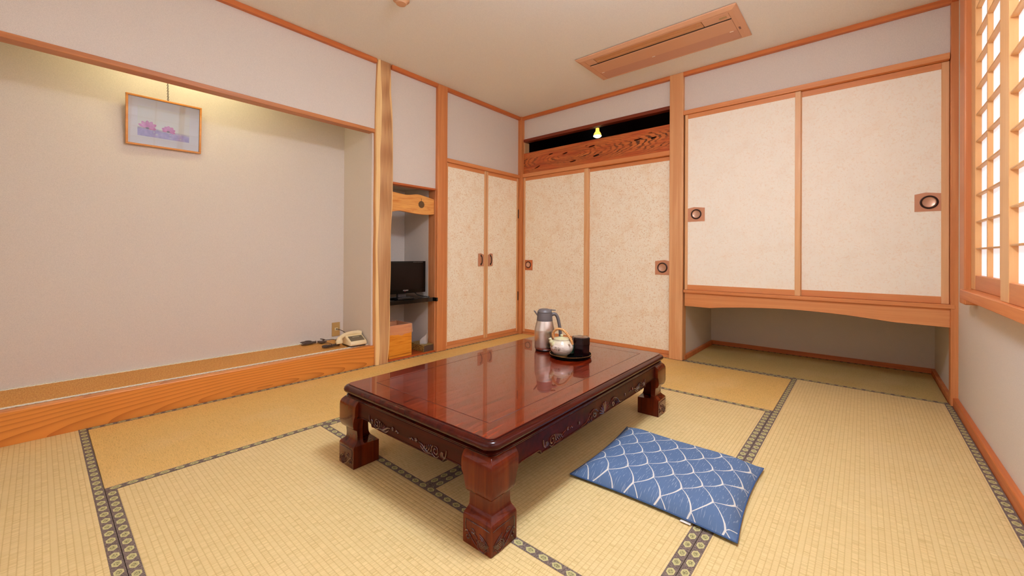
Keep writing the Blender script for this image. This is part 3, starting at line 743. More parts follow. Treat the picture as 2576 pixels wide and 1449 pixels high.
# ------------------------------------------------------------------ low table
TT = .333     # table top height
def table():
    t = thing('low_table', (1.6975, -2.0065, 0), 'glossy dark red carved low table in the middle of the room', 'table', mat=Matrix.Translation((1.6975, -2.0065, .001)) @ Matrix.Rotation(math.radians(1.3), 4, 'Z'))
    def tw(name, c1, c2, c3, axis):
        k = NT(name, .2, .08); v = k.coord()
        sc = {'X': (1.6, 30, 30), 'Y': (30, 1.6, 30), 'Z': (30, 30, 1.6)}[axis]
        a = k.noise(k.mapping(v, sc), 1.0, 6, .62, .8)
        b = k.noise(k.mapping(v, tuple(q*.3 for q in sc)), 1.0, 3, .5, 1.2)
        f = k.math('ADD', k.math('MULTIPLY', a, .6), k.math('MULTIPLY', b, .4))
        k.base(k.ramp(f, [(.32, c3), (.5, c2), (.68, c1)])); k.coat(.42, .02)
        return k.m
    def topwood():
        k = NT('table_top_veneer', .2, .15); v = k.coord(); x, y, z = k.sep(v)
        nz = k.noise(k.mapping(v, (2.2, .9, 1)), 1.0, 3, .5)
        u = k.math('ADD', k.math('MULTIPLY', x, 1.0), k.math('MULTIPLY', nz, .42))
        ring = k.math('FRACT', k.math('MULTIPLY', u, 21))
        fine = k.noise(k.mapping(v, (90, 5, 1)), 1.0, 4, .6, .4)
        col = k.ramp(fine, [(.3, (72, 14, 4)), (.5, (108, 28, 7)), (.7, (136, 44, 12))])
        col = k.mix(k.math('MULTIPLY', k.math('POWER', ring, 2.5), .55), col, (50, 10, 4))
        k.base(col); k.coat(.8, .015)
        return k.m
    TOP = topwood()
    DK = tw('table_dark_red', (84, 24, 12), (62, 16, 9), (40, 10, 7), 'Y')
    DKX = tw('table_dark_red_x', (84, 24, 12), (62, 16, 9), (40, 10, 7), 'X')
    LEG = tw('table_leg_red', (120, 46, 14), (94, 30, 10), (60, 16, 6), 'Z')
    APR = tw('table_apron_red', (84, 24, 12), (62, 16, 9), (40, 10, 7), 'X'); APR.node_tree.nodes['Principled BSDF'].inputs['Coat Weight'].default_value = .06; APR.node_tree.nodes['Principled BSDF'].inputs['Roughness'].default_value = .3
    CARVE = tw('table_carving', (92, 30, 16), (68, 18, 10), (40, 10, 6), 'Z')
    CARVE.node_tree.nodes['Principled BSDF'].inputs['Coat Weight'].default_value = 1.0; CARVE.node_tree.nodes['Principled BSDF'].inputs['Specular IOR Level'].default_value = .4
    LINE = plain('inlay_line', (40, 18, 12), .3)
    hx, hy, rc = .4425, .742, .045
    def rrect(off, z, n=7):
        out = []
        r_ = max(.004, rc-off)
        for sx, sy, a0 in ((1, 1, 0), (-1, 1, 90), (-1, -1, 180), (1, -1, 270)):
            cx, cy = sx*(hx-off-r_), sy*(hy-off-r_)
            for q in range(n+1):
                a = math.radians(a0+90*q/n); out.append((cx+r_*math.cos(a), cy+r_*math.sin(a), z))
        return out
    def loft(profile, cap0, cap1):
        bm = BM(); V = [[bm.verts.new(p) for p in rrect(o_, z_)] for o_, z_ in profile]; n = len(V[0])
        for a, b in zip(V, V[1:]):
            for k in range(n): bm.faces.new((a[k], a[(k+1) % n], b[(k+1) % n], b[k]))
        if cap0: bm.faces.new(V[0])
        if cap1: bm.faces.new(V[-1])
        return bm
    # bullnose edge with a fine step below the flat
    obj('top_edge', loft([(.06, TT-.0015), (.0225, TT-.0015), (.0215, TT-.004), (.018, TT-.0035), (.010, TT-.006), (.004, TT-.011), (.001, TT-.018), (.002, TT-.025), (.007, TT-.031), (.016, TT-.034), (.022, TT-.034), (.03, TT-.036), (.06, TT-.036)], True, True), DK, t, local=True, smooth=True)
    fr = BM(); box(fr, (-hx+.0225, -hy+.0225, TT-.0016), (hx-.0225, hy-.0225, TT), .0)
    cut = [(-.31, -.615), (.31, -.615), (.31, .615), (-.31, .615)]
    fr.free()
    outer = [(p[0], p[1]) for p in rrect(.0222, 0)]
    i0, i1 = .112, .1105
    def inn(d): return [(-hx+d, -hy+d), (hx-d, -hy+d), (hx-d, hy-d), (-hx+d, hy-d)]
    obj('top_border', poly_prism(outer, [inn(i0-.0034)], Matrix.Translation((0, 0, TT-.0012)), .0024), TOP, t, local=True)
    obj('inlay_line', poly_prism(inn(i0-.0034), [inn(i0)], Matrix.Translation((0, 0, TT-.0018)), .0024), LINE, t, local=True)
    obj('centre_panel', poly_prism(inn(i0), [], Matrix.Translation((0, 0, TT-.0012)), .0024), TOP, t, local=True)
    obj('cornice', loft([(.05, TT-.034), (.026, TT-.035), (.021, TT-.0385), (.0165, TT-.040), (.0125, TT-.044), (.0135, TT-.0465), (.017, TT-.0475), (.0145, TT-.050), (.015, TT-.0525), (.020, TT-.054), (.05, TT-.056)], True, True), DK, t, local=True, smooth=True)

    # carving strokes drawn in (u, v) and lifted off a face
    def strokes(lines, M, name, parent, flat=.8):
        b = BM()
        for pts, rad in lines:
            P = spline([(p[0], p[1], 0) for p in pts], 4); n = len(P)
            rr = [rad*(.45+.55*math.sin(math.pi*min(1, (q+.6)/n)**.8)) for q in range(n)]
            P = [M @ p for p in P]
            tube(b, P, rr, 6)
        return obj(name, b, CARVE, parent, local=True, smooth=True)
    def spiral(cx, cy, r0, r1, a0, turns, n=9):
        return [(cx+(r0+(r1-r0)*q/n)*math.cos(a0+turns*2*math.pi*q/n), cy+(r0+(r1-r0)*q/n)*math.sin(a0+turns*2*math.pi*q/n)) for q in range(n+1)]
    def scroll_group(s):
        """one leafy scroll about .26 wide; s mirrors it"""
        L = []
        def A(pts, r): L.append(([(p[0]*s, p[1]) for p in pts], r))
        A([(.115, .018), (.112, .0), (.104, -.012), (.098, -.002)], .0035)
        for q in range(3): A([(.09+q*.006, -.012), (.088+q*.005, -.001), (.094+q*.003, .006)], .003)
        A(spiral(.06, .0, .004, .016, .5, 1.25), .0035)
        A(spiral(.06, .0, .019, .022, 2.2, .55, 5), .0032)
        for q in range(4): A([(.036-q*.01, .014-q*.003), (.04-q*.012, .0-q*.001), (.03-q*.013, -.014)], .0034)
        A([(.045, -.018), (.015, -.014), (-.01, .0), (-.03, .004)], .0038)
        A([(.03, -.02), (.0, -.018), (-.02, -.006)], .003)
        for q in range(5):
            a = q*2*math.pi/5; A([(-.045, .006), (-.045+.008*math.cos(a), .006+.008*math.sin(a))], .0036)
        A([(-.06, .0), (-.07, .006), (-.078, .0), (-.084, .004)], .0028)
        return L
    AZ1, AZ0, AZL = TT-.054, .216, .203
    def apron(face):
        """outline board with a stepped lower edge, between two legs"""
        half = (hx if face in ('front', 'back') else hy)-.122
        st = .62*half if face in ('front', 'back') else .74*half
        e = [(-half-.02, AZ1), (half+.02, AZ1), (half+.02, AZ0-.016), (half-.012, AZ0-.004), (half-.035, AZ0), (st+.03, AZ0), (st+.018, AZ0-.003), (st+.012, AZL-.002), (st, AZL), (st-.05, AZL-.002)]
        e += [(-u, v) for u, v in reversed(e[2:])]
        off = .015
        if face == 'front': M = frame_M((0, -hy+off+.011, 0), (1, 0, 0), (0, 0, 1)); d = Vector((0, -1, 0))
        elif face == 'back': M = frame_M((0, hy-off-.011, 0), (-1, 0, 0), (0, 0, 1)); d = Vector((0, 1, 0))
        elif face == 'right': M = frame_M((hx-off-.011, 0, 0), (0, 1, 0), (0, 0, 1)); d = Vector((1, 0, 0))
        else: M = frame_M((-hx+off+.011, 0, 0), (0, -1, 0), (0, 0, 1)); d = Vector((-1, 0, 0))
        o = obj('apron', poly_prism(e, [], M, .022, .002), APR, t, local=True)
        Mf = M.copy(); Mf.translation = M.translation + d*.0115
        # bead along the lower edge
        b = BM(); pts = [Mf @ Vector((u, v+.004, 0)) for u, v in e[2:]]
        tube(b, pts, .0026, 6); obj('bead', b, DK, o, local=True, smooth=True)
        Mc = lambda u: Mf @ Matrix.Translation((u, (AZ1+AZL)/2-.012, .001))
        if face in ('front', 'back'):
            strokes(scroll_group(-1), Mc(-.115), 'carving', o); strokes(scroll_group(1), Mc(.115), 'carving', o)
        else:
            strokes(scroll_group(-1), Mc(-.345), 'carving', o); strokes(scroll_group(1), Mc(.345), 'carving', o)
            L = []
            for q in range(-5, 6):                       # central shell
                a = math.radians(90+q*15); L.append(([(.006*math.cos(a), -.022+.006*math.sin(a)), (.036*math.cos(a), -.022+.036*math.sin(a)), (.05*math.cos(a), -.022+.047*math.sin(a))], .0042))
            for s in (-1, 1):
                L.append(([(s*.055, .0), (s*.085, .018), (s*.12, .012), (s*.155, -.014), (s*.2, -.02)], .0036))
                L.append((([(s*u, v) for u, v in spiral(.085, -.004, .003, .014, .3, 1.1)]), .0036))
                for q in range(3): L.append(([(s*(.11+q*.014), .0-q*.004), (s*(.118+q*.014), -.014), (s*(.112+q*.014), -.022)], .0034))
                for q in range(5):
                    a = q*2*math.pi/5; L.append(([(s*.215, .0), (s*.215+.007*math.cos(a), .007*math.sin(a))], .0034))
            strokes(L, Mc(0), 'carving', o)
    for fc in ('front', 'right', 'back', 'left'): apron(fc)

    def leg(sx, sy):
        # profile: height, outer inset, face width
        prof = [(.0, .001, .117), (.003, .0, .118), (.084, .0, .118), (.088, .001, .118), (.093, .004, .117), (.100, .0125, .115), (.107, .0185, .113), (.113, .0205, .112), (.128, .021, .111), (.150, .0195, .110), (.155, .017, .110), (.1565, .0105, .110),
                (.160, .007, .110), (.168, .003, .111), (.178, .0005, .112), (.19, .0, .114), (.205, .0, .118), (.214, .0, .123), (.220, .0, .127), (.245, .0, .128), (.258, .0012, .128), (.268, .005, .128), (.275, .0105, .128), (.281, .017, .128)]
        b = BM(); rows = []
        for z, a, wd in prof:
            th = wd if z < .0885 else max(.045, wd-(z-.0875)*12)
            th = min(th, wd)
            c = .004
            # L section measured inwards from the outer corner
            pts = [(a+c, a), (wd, a), (wd, th), (th, th), (th, wd), (a, wd), (a, a+c), (a+c*.3, a+c*.3)]
            rows.append([b.verts.new((sx*(hx-p[0]), sy*(hy-p[1]), z)) for p in pts])
        n = 8
        for r0_, r1_ in zip(rows, rows[1:]):
            for k in range(n): b.faces.new((r0_[k], r0_[(k+1) % n], r1_[(k+1) % n], r1_[k]))
        b.faces.new(rows[0]); b.faces.new(rows[-1])
        o = obj('leg', b, LEG, t, local=True, smooth=True)
        o.data.set_sharp_from_angle(angle=math.radians(32))
        for ax_ in (0, 1):
            if ax_ == 0: M = frame_M((sx*(hx-.059), sy*(hy+.0003), .040), (1, 0, 0), (0, 0, 1)); k_ = sx     # on the short side
            else: M = frame_M((sx*(hx+.0003), sy*(hy-.059), .040), (0, 1, 0), (0, 0, 1)); k_ = sy
            if ax_ == 0 and sy > 0: M = M @ Matrix.Scale(-1, 4, (0, 0, 1))
            L = []
            def A(pts, r): L.append(([(p[0]*k_, p[1]) for p in pts], r))
            A([(.053, .034), (.02, .036), (-.02, .036), (-.046, .036)], .0022); A([(-.046, .036), (-.047, .02), (-.046, -.004)], .0022)
            A([(-.05, -.004), (-.042, .004), (-.03, -.004), (-.012, -.02), (.012, -.034), (.03, -.038)], .003)
            A(spiral(-.038, -.014, .002, .009, 1.2, 1.0, 7), .0026)
            A([(-.02, .006), (-.006, .002), (.008, -.012), (.014, -.026)], .0026)
            A([(.01, .012), (.028, .004), (.044, -.008), (.05, -.024)], .003); A([(.014, .004), (.03, -.004), (.042, -.016)], .0026)
            A([(-.026, .012), (-.016, .016), (-.008, .01), (-.014, .002), (-.022, .004)], .0024)
            for q in range(-3, 4):                        # cross-hatched fruit
                A([(.022+q*.006-.012, -.008-abs(q)*.001), (.022+q*.006+.006, -.032+abs(q)*.002)], .0013)
                A([(.022+q*.005+.014, -.010+abs(q)*.001), (.022+q*.005-.008, -.030)], .0013)
            A([(.022+.019*math.cos(2*math.pi*q/10), -.02+.016*math.sin(2*math.pi*q/10)) for q in range(11)], .0018)
            strokes(L, M, 'carving', o)
    for sx, sy in ((-1, -1), (1, -1), (1, 1), (-1, 1)): leg(sx, sy)
table()

# ------------------------------------------------------------------ things on the table
RV = Vector((.758, .652, 0)); FV = Vector((-.652, .758, 0))     # picture-right and away-from-camera on the table top
def jug():
    c = Vector((1.562, -1.664, TT+.0011)); S = 1.0
    M0 = Matrix.Translation(c) @ Matrix.Rotation(math.atan2(RV.y, RV.x), 4, 'Z')
    t = thing('vacuum_jug', c, 'brushed steel vacuum jug with grey plastic top and handle, on the table', 'jug', mat=M0)
    k = NT('brushed_steel', .27); v = k.coord(); k.base((222, 214, 206)); k.b.inputs['Metallic'].default_value = 1; k.b.inputs['Anisotropic'].default_value = .75
    f = k.noise(k.mapping(v, (3, 3, 380)), 1.0, 2); k.bump(f, .05, .0005)
    tg = k.n('ShaderNodeTangent', direction_type='RADIAL', axis='Z'); k.l(tg.outputs[0], k.b.inputs['Tangent'])
    G = plain('jug_grey_plastic', (104, 96, 94), .42); D = plain('jug_base_dark', (26, 24, 26), .4)
    L = dict(local=True, smooth=True)
    b = BM(); lathe(b, [(0, 0), (.05, 0), (.0535, .004), (.055, .012), (.0, .013)], 40); obj('base_ring', b, D, t, **L)
    b = BM(); lathe(b, [(.0, .011), (.0555, .011), (.0585, .017), (.059, .026), (.0592, .028), (.0592, .118), (.0585, .126), (.0475, .171), (.0468, .174), (0, .175)], 56); obj('body', b, k.m, t, **L)
    b = BM(); lathe(b, [(0, .172), (.0462, .172), (.0468, .176), (.0445, .2), (.0435, .222), (.0, .223)], 40); obj('collar', b, G, t, **L)
    b = BM(); lathe(b, [(0, .221), (.0405, .221), (.043, .225), (.0405, .231), (.033, .240), (.02, .2435), (.0, .2445)], 40); obj('lid', b, G, t, **L)
    # pouring beak on the left
    b = BM(); prof = [(-.036, .196, .012, .002), (-.044, .208, .013, .008), (-.054, .222, .010, .008), (-.064, .2315, .005, .004)]
    rows = [[b.verts.new((x, w2*math.cos(a), z+h2*math.sin(a))) for a in [2*math.pi*q/10 for q in range(10)]] for x, z, w2, h2 in prof]
    for r0_, r1_ in zip(rows, rows[1:]):
        for q in range(10): b.faces.new((r0_[q], r0_[(q+1) % 10], r1_[(q+1) % 10], r1_[q]))
    b.faces.new(rows[0]); b.faces.new(rows[-1]); obj('spout', b, G, t, **L)
    b = BM(); tube(b, [(.02, 0, .238), (.04, 0, .2365), (.055, 0, .235), (.064, 0, .2355)], [.012, .012, .011, .009], 10, flat=.3, upv=(0, 0, 1)); obj('lever', b, G, t, **L)
    b = BM(); P = spline([(.035, 0, .203), (.05, 0, .212), (.064, 0, .21), (.075, 0, .193), (.083, 0, .165), (.089, 0, .13), (.092, 0, .095), (.090, 0, .072), (.078, 0, .064), (.057, 0, .066)], 6)
    tube(b, P, [.0105]*len(P), 10, flat=.92); obj('handle', b, G, t, **L)
jug()
def tray():
    c = Vector((1.757, -1.690, TT+.0011))
    t = thing('round_tray', c, 'round black lacquered tray with a thin gilt rim, on the table', 'tray')
    b = BM(); lathe(b, [(0, .001), (.098, .0), (.104, .0), (.1105, .004), (.114, .014), (.1155, .019), (.113, .0188), (.109, .009), (.104, .006), (.0, .006)], 64, c); obj('tray_body', b, LACQ, t, smooth=True)
    b = BM(); lathe(b, [(.1152, .0186), (.1158, .0195), (.114, .0202), (.1128, .0194)], 64, c, ring=True); obj('gilt_rim', b, plain('gilt', (176, 124, 66), .35, metal=.7), t, smooth=True)
tray()
def teapot():
    c = Vector((1.727, -1.731, TT+.0075))
    M0 = Matrix.Translation(c) @ Matrix.Rotation(math.atan2(RV.y, RV.x), 4, 'Z')
    t = thing('teapot', c, 'squat glazed stoneware teapot with a rattan bail handle, on the black tray', 'teapot', mat=M0)
    k = NT('crackled_glaze', .3, .5); v = k.coord()
    a = k.noise(k.mapping(v, (22, 22, 60)), 1.0, 5, .6, 1.5); h = k.sep(v)[2]
    col = k.ramp(a, [(.35, (204, 186, 168)), (.52, (224, 208, 192)), (.68, (236, 226, 212))])
    col = k.mix(k.math('MULTIPLY', k.step(k.math('ADD', h, k.math('MULTIPLY', a, .02)), .086, .012), .6), col, (196, 186, 140))
    k.base(col); k.bump(a, .4, .003); k.coat(.4, .1); G = k.m
    k = NT('green_glaze', .25); k.base((206, 200, 154)); k.coat(.4); G2 = k.m
    BARE = plain('bare_clay', (186, 146, 92), .6)
    L = dict(local=True, smooth=True)
    b = BM(); lathe(b, [(.0, .0), (.031, .0), (.032, .006), (.029, .008), (.0, .008)], 36); obj('foot', b, BARE, t, **L)
    prof = [(.027, .006), (.034, .008), (.047, .016), (.058, .03), (.0638, .047), (.063, .06), (.0565, .074), (.047, .084), (.0435, .088), (.0445, .094), (.043, .097), (.039, .095), (.0, .09)]
    b = BM(); lathe(b, prof, 48); obj('body', b, G, t, **L)
    b = BM(); lathe(b, [(0, .0925), (.0385, .0925), (.0395, .095), (.034, .0985), (.014, .1025), (.006, .104), (.0055, .107), (.0085, .111), (.0085, .115), (.005, .118), (0, .1185)], 36); obj('lid', b, G2, t, **L)
    b = BM(); tube(b, spline([(-.045, -.02, .062), (-.056, -.024, .074), (-.063, -.026, .09), (-.067, -.027, .101)], 4), [.015]*4+[.0125]*4+[.0085]*4+[.0075], 14); obj('spout', b, G2, t, **L)
    # bail handle of bound rattan between two lugs
    b = BM(); arc = spline([(-.036, .018, .086), (-.047, .02, .103), (-.044, .017, .125), (-.028, .008, .143), (-.006, -.002, .146), (.016, -.010, .134), (.034, -.018, .112), (.049, -.026, .088), (.055, -.029, .068)], 10)
    n = len(arc); tube(b, arc, [.0056+.0012*abs(math.sin(q*1.35)) for q in range(n)], 10)
    RT = NT('rattan', .55); RT.base((226, 170, 104)); RT = RT.m
    hd = obj('bail_handle', b, RT, t, **L)
    b = BM()
    for q in range(2, n-3, 3):
        p = arc[q]; d = (arc[q+1]-arc[q-1]).normalized(); s = d.cross(Vector((.3, 1, .1))).normalized(); u = d.cross(s)
        tube(b, [p+(s*math.cos(a)+u*math.sin(a))*.0068+d*.0012*math.sin(a) for a in [2*math.pi*e/10 for e in range(10)]], .0011, 5, closed=True)
    obj('binding', b, plain('rattan_dark', (168, 104, 48), .6), hd, **L)
    b = BM(); tube(b, [(.026, -.042, .07), (.034, -.053, .0745), (.038, -.058, .077)], [.0052, .005, .0048], 10); obj('lug', b, G, t, **L)
    b = BM(); tube(b, [(-.034, .02, .082), (-.042, .024, .09)], .005, 10); obj('lug', b, G, t, **L)
    # two brushed characters on the side facing the room
    b = BM()
    def on(u, z):
        # spread u as an angle around the belly, facing the viewer (local -y), a little left
        a = math.radians(-90-30)+u/.064; zz = z
        r_ = .0638-((zz-.05)**2)*9
        return (r_*math.cos(a), r_*math.sin(a), zz)
    ST = [[(-.016, .056), (-.002, .057)], [(-.012, .06), (-.012, .053)], [(-.006, .06), (-.006, .053)], [(-.014, .05), (-.017, .043)], [(-.015, .047), (-.015, .041)], [(-.007, .051), (-.007, .042), (-.001, .042)], [(-.002, .05), (-.008, .046)],
          [(.008, .058), (.01, .055)], [(.003, .055), (.003, .052)], [(.003, .055), (.017, .055), (.016, .051)], [(.009, .052), (.006, .046), (.014, .041)], [(.014, .05), (.011, .045), (.004, .04)], [(.002, .0475), (.018, .0475)]]
    for s in ST: tube(b, [on(*p) for p in s], .0009, 5)
    obj('brushed_characters', b, plain('iron_brown', (104, 78, 46), .5), t, local=True)
teapot()
def caddy():
    c = Vector((1.797, -1.647, TT+.0075))
    M0 = Matrix.Translation(c) @ Matrix.Rotation(math.atan2(RV.y, RV.x)+math.radians(2), 4, 'Z')
    t = thing('tea_caddy', c, 'black hexagonal lacquer tea caddy standing at the right of the tray', 'caddy', mat=M0)
    k = NT('caddy_lacquer', .14, .3); v = k.coord(); f = k.noise(v, 30, 3)
    k.base(k.ramp(f, [(.4, (16, 8, 9)), (.75, (38, 8, 10))])); k.coat(.15, .05)
    def hexa(prof):
        b = BM(); rows = []
        for r_, z in prof: rows.append([b.verts.new((r_*math.cos(math.radians(30+60*q)), r_*math.sin(math.radians(30+60*q)), z)) for q in range(6)])
        for a, d in zip(rows, rows[1:]):
            for q in range(6): b.faces.new((a[q], a[(q+1) % 6], d[(q+1) % 6], d[q]))
        b.faces.new(rows[0]); b.faces.new(rows[-1])
        bmesh.ops.bevel(b, geom=[e for e in b.edges if abs(e.verts[0].co.z-e.verts[1].co.z) > .01], offset=.003, segments=2, affect='EDGES')
        return b
    obj('caddy_body', hexa([(.047, 0), (.048, .002), (.0495, .062)]), k.m, t, local=True)
    obj('caddy_lid', hexa([(.0505, .0605), (.051, .062), (.0515, .098), (.0505, .1005), (.047, .1015), (.044, .0995), (.03, .0985)]), k.m, t, local=True)
    b = BM(); lathe(b, [(0, .0986), (.0385, .099), (.04, .101), (.037, .1022), (.0, .1025)], 36); obj('lid_disc', b, plain('pewter_disc', (150, 132, 122), .22, metal=.8), t, local=True, smooth=True)
caddy()
def packet():
    c = Vector((1.732, -1.652, TT+.008))
    M0 = Matrix.Translation(c) @ Matrix.Rotation(math.radians(50), 4, 'Z')
    t = thing('tea_packet', c, 'small green tea packet half hidden between teapot and black caddy', 'tea packet', mat=M0)
    k = NT('green_foil', .25); k.base((104, 178, 136)); v = k.coord()
    b = BM(); M = Matrix.Rotation(math.radians(12), 4, 'X')
    n = 6
    rows = [[b.verts.new((-.024+.048*i/n, s*(.0045*math.sin(math.pi*i/n)*math.sin(math.pi*j/n)+.0004), .001+.06*j/n)) for s in (1,) for i in range(n+1)] for j in range(n+1)]
    rows2 = [[b.verts.new((-.024+.048*i/n, -.0045*math.sin(math.pi*i/n)*math.sin(math.pi*j/n)-.0004, .001+.06*j/n)) for i in range(n+1)] for j in range(n+1)]
    for rr in (rows, rows2):
        for j in range(n):
            for i in range(n): b.faces.new((rr[j][i], rr[j][i+1], rr[j+1][i+1], rr[j+1][i]))
    for i in range(n):
        b.faces.new((rows[0][i], rows[0][i+1], rows2[0][i+1], rows2[0][i])); b.faces.new((rows[n][i], rows[n][i+1], rows2[n][i+1], rows2[n][i]))
        b.faces.new((rows[i][0], rows[i+1][0], rows2[i+1][0], rows2[i][0])); b.faces.new((rows[i][n], rows[i+1][n], rows2[i+1][n], rows2[i][n]))
    b.transform(M); obj('foil_pouch', b, k.m, t, local=True, smooth=True)
packet()

# ------------------------------------------------------------------ floor cushion
def cushion():
    C4 = [Vector((2.088, -2.205, 0)), Vector((2.688, -2.203, 0)), Vector((2.668, -1.640, 0)), Vector((2.062, -1.630, 0))]
    ctr = sum(C4, Vector())/4
    t = thing('floor_cushion', ctr, 'flat blue floor cushion with a white fish-scale net pattern', 'cushion')
    k = NT('scale_print_cotton', .8, .2); v = k.coord(); x, y, z = k.sep(v)
    PX, PY = .1075, .1435
    wob = k.math('MULTIPLY', k.math('SUBTRACT', k.noise(v, 7, 2), .5), .012)
    xx = k.math('ADD', x, k.math('ADD', wob, k.math('MULTIPLY', y, .02)))
    ty = k.math('ADD', k.math('DIVIDE', k.math('ADD', y, k.math('MULTIPLY', x, .10)), PY), .15)
    t0 = k.math('ABSOLUTE', k.math('SUBTRACT', ty, k.math('ROUND', ty)))
    t1 = k.math('SUBTRACT', .5, t0)
    def arc(tt, ph):
        q = k.math('MULTIPLY', tt, 2)
        g = k.math('MULTIPLY', k.math('ADD', k.math('MULTIPLY', k.math('POWER', q, 2.2), .62), k.math('MULTIPLY', q, .38)), PX/2)
        fr = k.math('FRACT', k.math('ADD', k.math('DIVIDE', k.math('ADD', xx, g), PX), ph))
        d = k.math('MULTIPLY', k.math('MINIMUM', fr, k.math('SUBTRACT', 1.0, fr)), PX)
        wdt = k.math('MULTIPLY_ADD', q, -.0016, .0033)
        return k.step(k.math('SUBTRACT', wdt, d), 0.0, .0006)
    line = k.math('MAXIMUM', arc(t0, 10.0), arc(t1, 10.5))
    rain = k.step(k.noise(k.mapping(v, (300, 24, 1), rot=(0, 0, math.radians(-12))), 1.0, 2),   .63, .03)
    sl = k.noise(v, 700, 2)
    col = k.mix(k.math('MULTIPLY', k.noise(v, 4, 2), .7), (86, 110, 144), (102, 122, 150))
    col = k.mix(k.math('MULTIPLY', sl, .25), col, (72, 98, 140))
    col = k.mix(k.math('MULTIPLY', rain, .5), col, (176, 184, 196))
    col = k.mix(k.math('MULTIPLY', line, .92), col, (222, 216, 204))
    k.base(col); k.bump(sl, .2, .0006); FAB = k.m
    n = 44
    def pos(a, b):
        p = C4[0]*(1-a)*(1-b)+C4[1]*a*(1-b)+C4[2]*a*b+C4[3]*(1-a)*b - ctr
        # sides bow inwards a little between the pointed corners
        pa, pb = 4*a*(1-a), 4*b*(1-b)
        p += Vector(((.5-a)*.030*pb, (.5-b)*.030*pa, 0))
        return p
    def dome(a, b):
        ea, eb = min(a, 1-a), min(b, 1-b)
        e = min(ea, eb)
        h = .047*(1-math.exp(-e*17))*(min(1, .45+(ea+eb)*2.2))
        return h*(1+.05*math.sin(a*9+b*5)*math.sin(b*11))
    b = BM(); g = []; g2 = []
    for j in range(n+1):
        r1_, r2_ = [], []
        for i in range(n+1):
            a, c = i/n, j/n
            # denser rows near the edges
            a = .5-.5*math.cos(math.pi*a); c = .5-.5*math.cos(math.pi*c)
            p = pos(a, c); h = dome(a, c)
            edge = i in (0, n) or j in (0, n)
            corner = (i in (0, n)) and (j in (0, n))
            z0_ = .011 + (.006 if corner else 0)
            vtop = b.verts.new((p.x, p.y, z0_+h)); r1_.append(vtop)
            r2_.append(vtop if edge else b.verts.new((p.x, p.y, max(.001, z0_-h*.6))))
        g.append(r1_); g2.append(r2_)
    for j in range(n):
        for i in range(n):
            b.faces.new((g[j][i], g[j][i+1], g[j+1][i+1], g[j+1][i]))
            f = (g2[j][i], g2[j+1][i], g2[j+1][i+1], g2[j][i+1])
            if len(set(f)) >= 3:
                ff = []; [ff.append(q) for q in f if q not in ff]
                if not all(q in g[j]+g[j+1] for q in ff): b.faces.new(ff)
    obj('cushion_cover', b, FAB, t, local=True, smooth=True)
    # stitched seam round the edge, and the tassel tag at the near corner
    b = BM(); ring = []
    for i in range(24): ring.append(pos(i/24, 0))
    for i in range(24): ring.append(pos(1, i/24))
    for i in range(24): ring.append(pos(1-i/24, 1))
    for i in range(24): ring.append(pos(0, 1-i/24))
    tube(b, [Vector((p.x, p.y, .0115)) for p in ring], .0028, 6, closed=True); obj('seam', b, plain('seam_blue', (60, 88, 132), .8), t, local=True, smooth=True)
    p = pos(.74, -.004); b = BM(); box(b, (p.x-.016, p.y-.009, .004), (p.x+.018, p.y+.006, .0058), .0005); obj('care_tag', b, plain('tag_white', (228, 222, 212), .7), t, local=True)
cushion()

# ------------------------------------------------------------------ television niche
def wave_board():
    xf = -.012
    top = spline([(-1.694, 1.424, 0), (-1.683, 1.421, 0), (-1.60, 1.412, 0), (-1.52, 1.409, 0), (-1.42, 1.424, 0), (-1.34, 1.416, 0), (-1.236, 1.398, 0)], 6)
    bot = spline([(-1.236, 1.262, 0), (-1.33, 1.250, 0), (-1.42, 1.2515, 0), (-1.52, 1.259, 0), (-1.605, 1.264, 0), (-1.683, 1.248, 0), (-1.694, 1.246, 0)], 6)
    pts = [(p.x, p.y) for p in top]+[(p.x, p.y) for p in bot]
    k = NT('wave_board_wood', .35, .4); v = k.coord()
    a = k.noise(k.mapping(v, (1, 3.2, 30)), 1.0, 5, .6, 1.6)
    k.base(k.ramp(a, [(.3, (204, 118, 44)), (.5, (226, 158, 82)), (.7, (238, 172, 90))])); k.coat(.2, .2)
    bm = poly_prism(pts, [], frame_M((xf-.016, 0, 0), (0, 1, 0), (0, 0, 1)), .032, .002)
    o = tag(obj('wavy_board', bm, k.m, origin=(xf-.016, -1.5, 1.33)), 'wavy-edged honey wood board with a dark knot across the niche', 'board')
    b = BM(); M = frame_M((xf+.0004, -1.378, 1.338), (0, 1, 0), (0, 0, 1))
    lathe(b, [(0, -.002), (.030, -.002), (.0305, .0004), (.028, .0008), (0, .0008)], 26, M=M, sx=1.05, sy=1.02)
    box(b, (xf-.001, -1.381, 1.366), (xf+.0006, -1.376, 1.392))
    obj('knot', b, plain('dark_knot', (104, 74, 40), .5), o, smooth=True)
wave_board()
def shelf():
    t = obj('television_shelf', B((ax+.01, -1.788, .467), (-.098, -1.2365, .502), .002), BLACK)
    bm = bmesh.new(); bm.from_mesh(t.data); box(bm, (-.098, -1.70, .467), (.006, -1.2365, .502)); box(bm, (.0045, -1.2365, .467), (.0345, -1.222, .5)); bm.to_mesh(t.data); bm.free()
    tag(t, 'glossy black shelf across the niche carrying the television', 'shelf')
shelf()
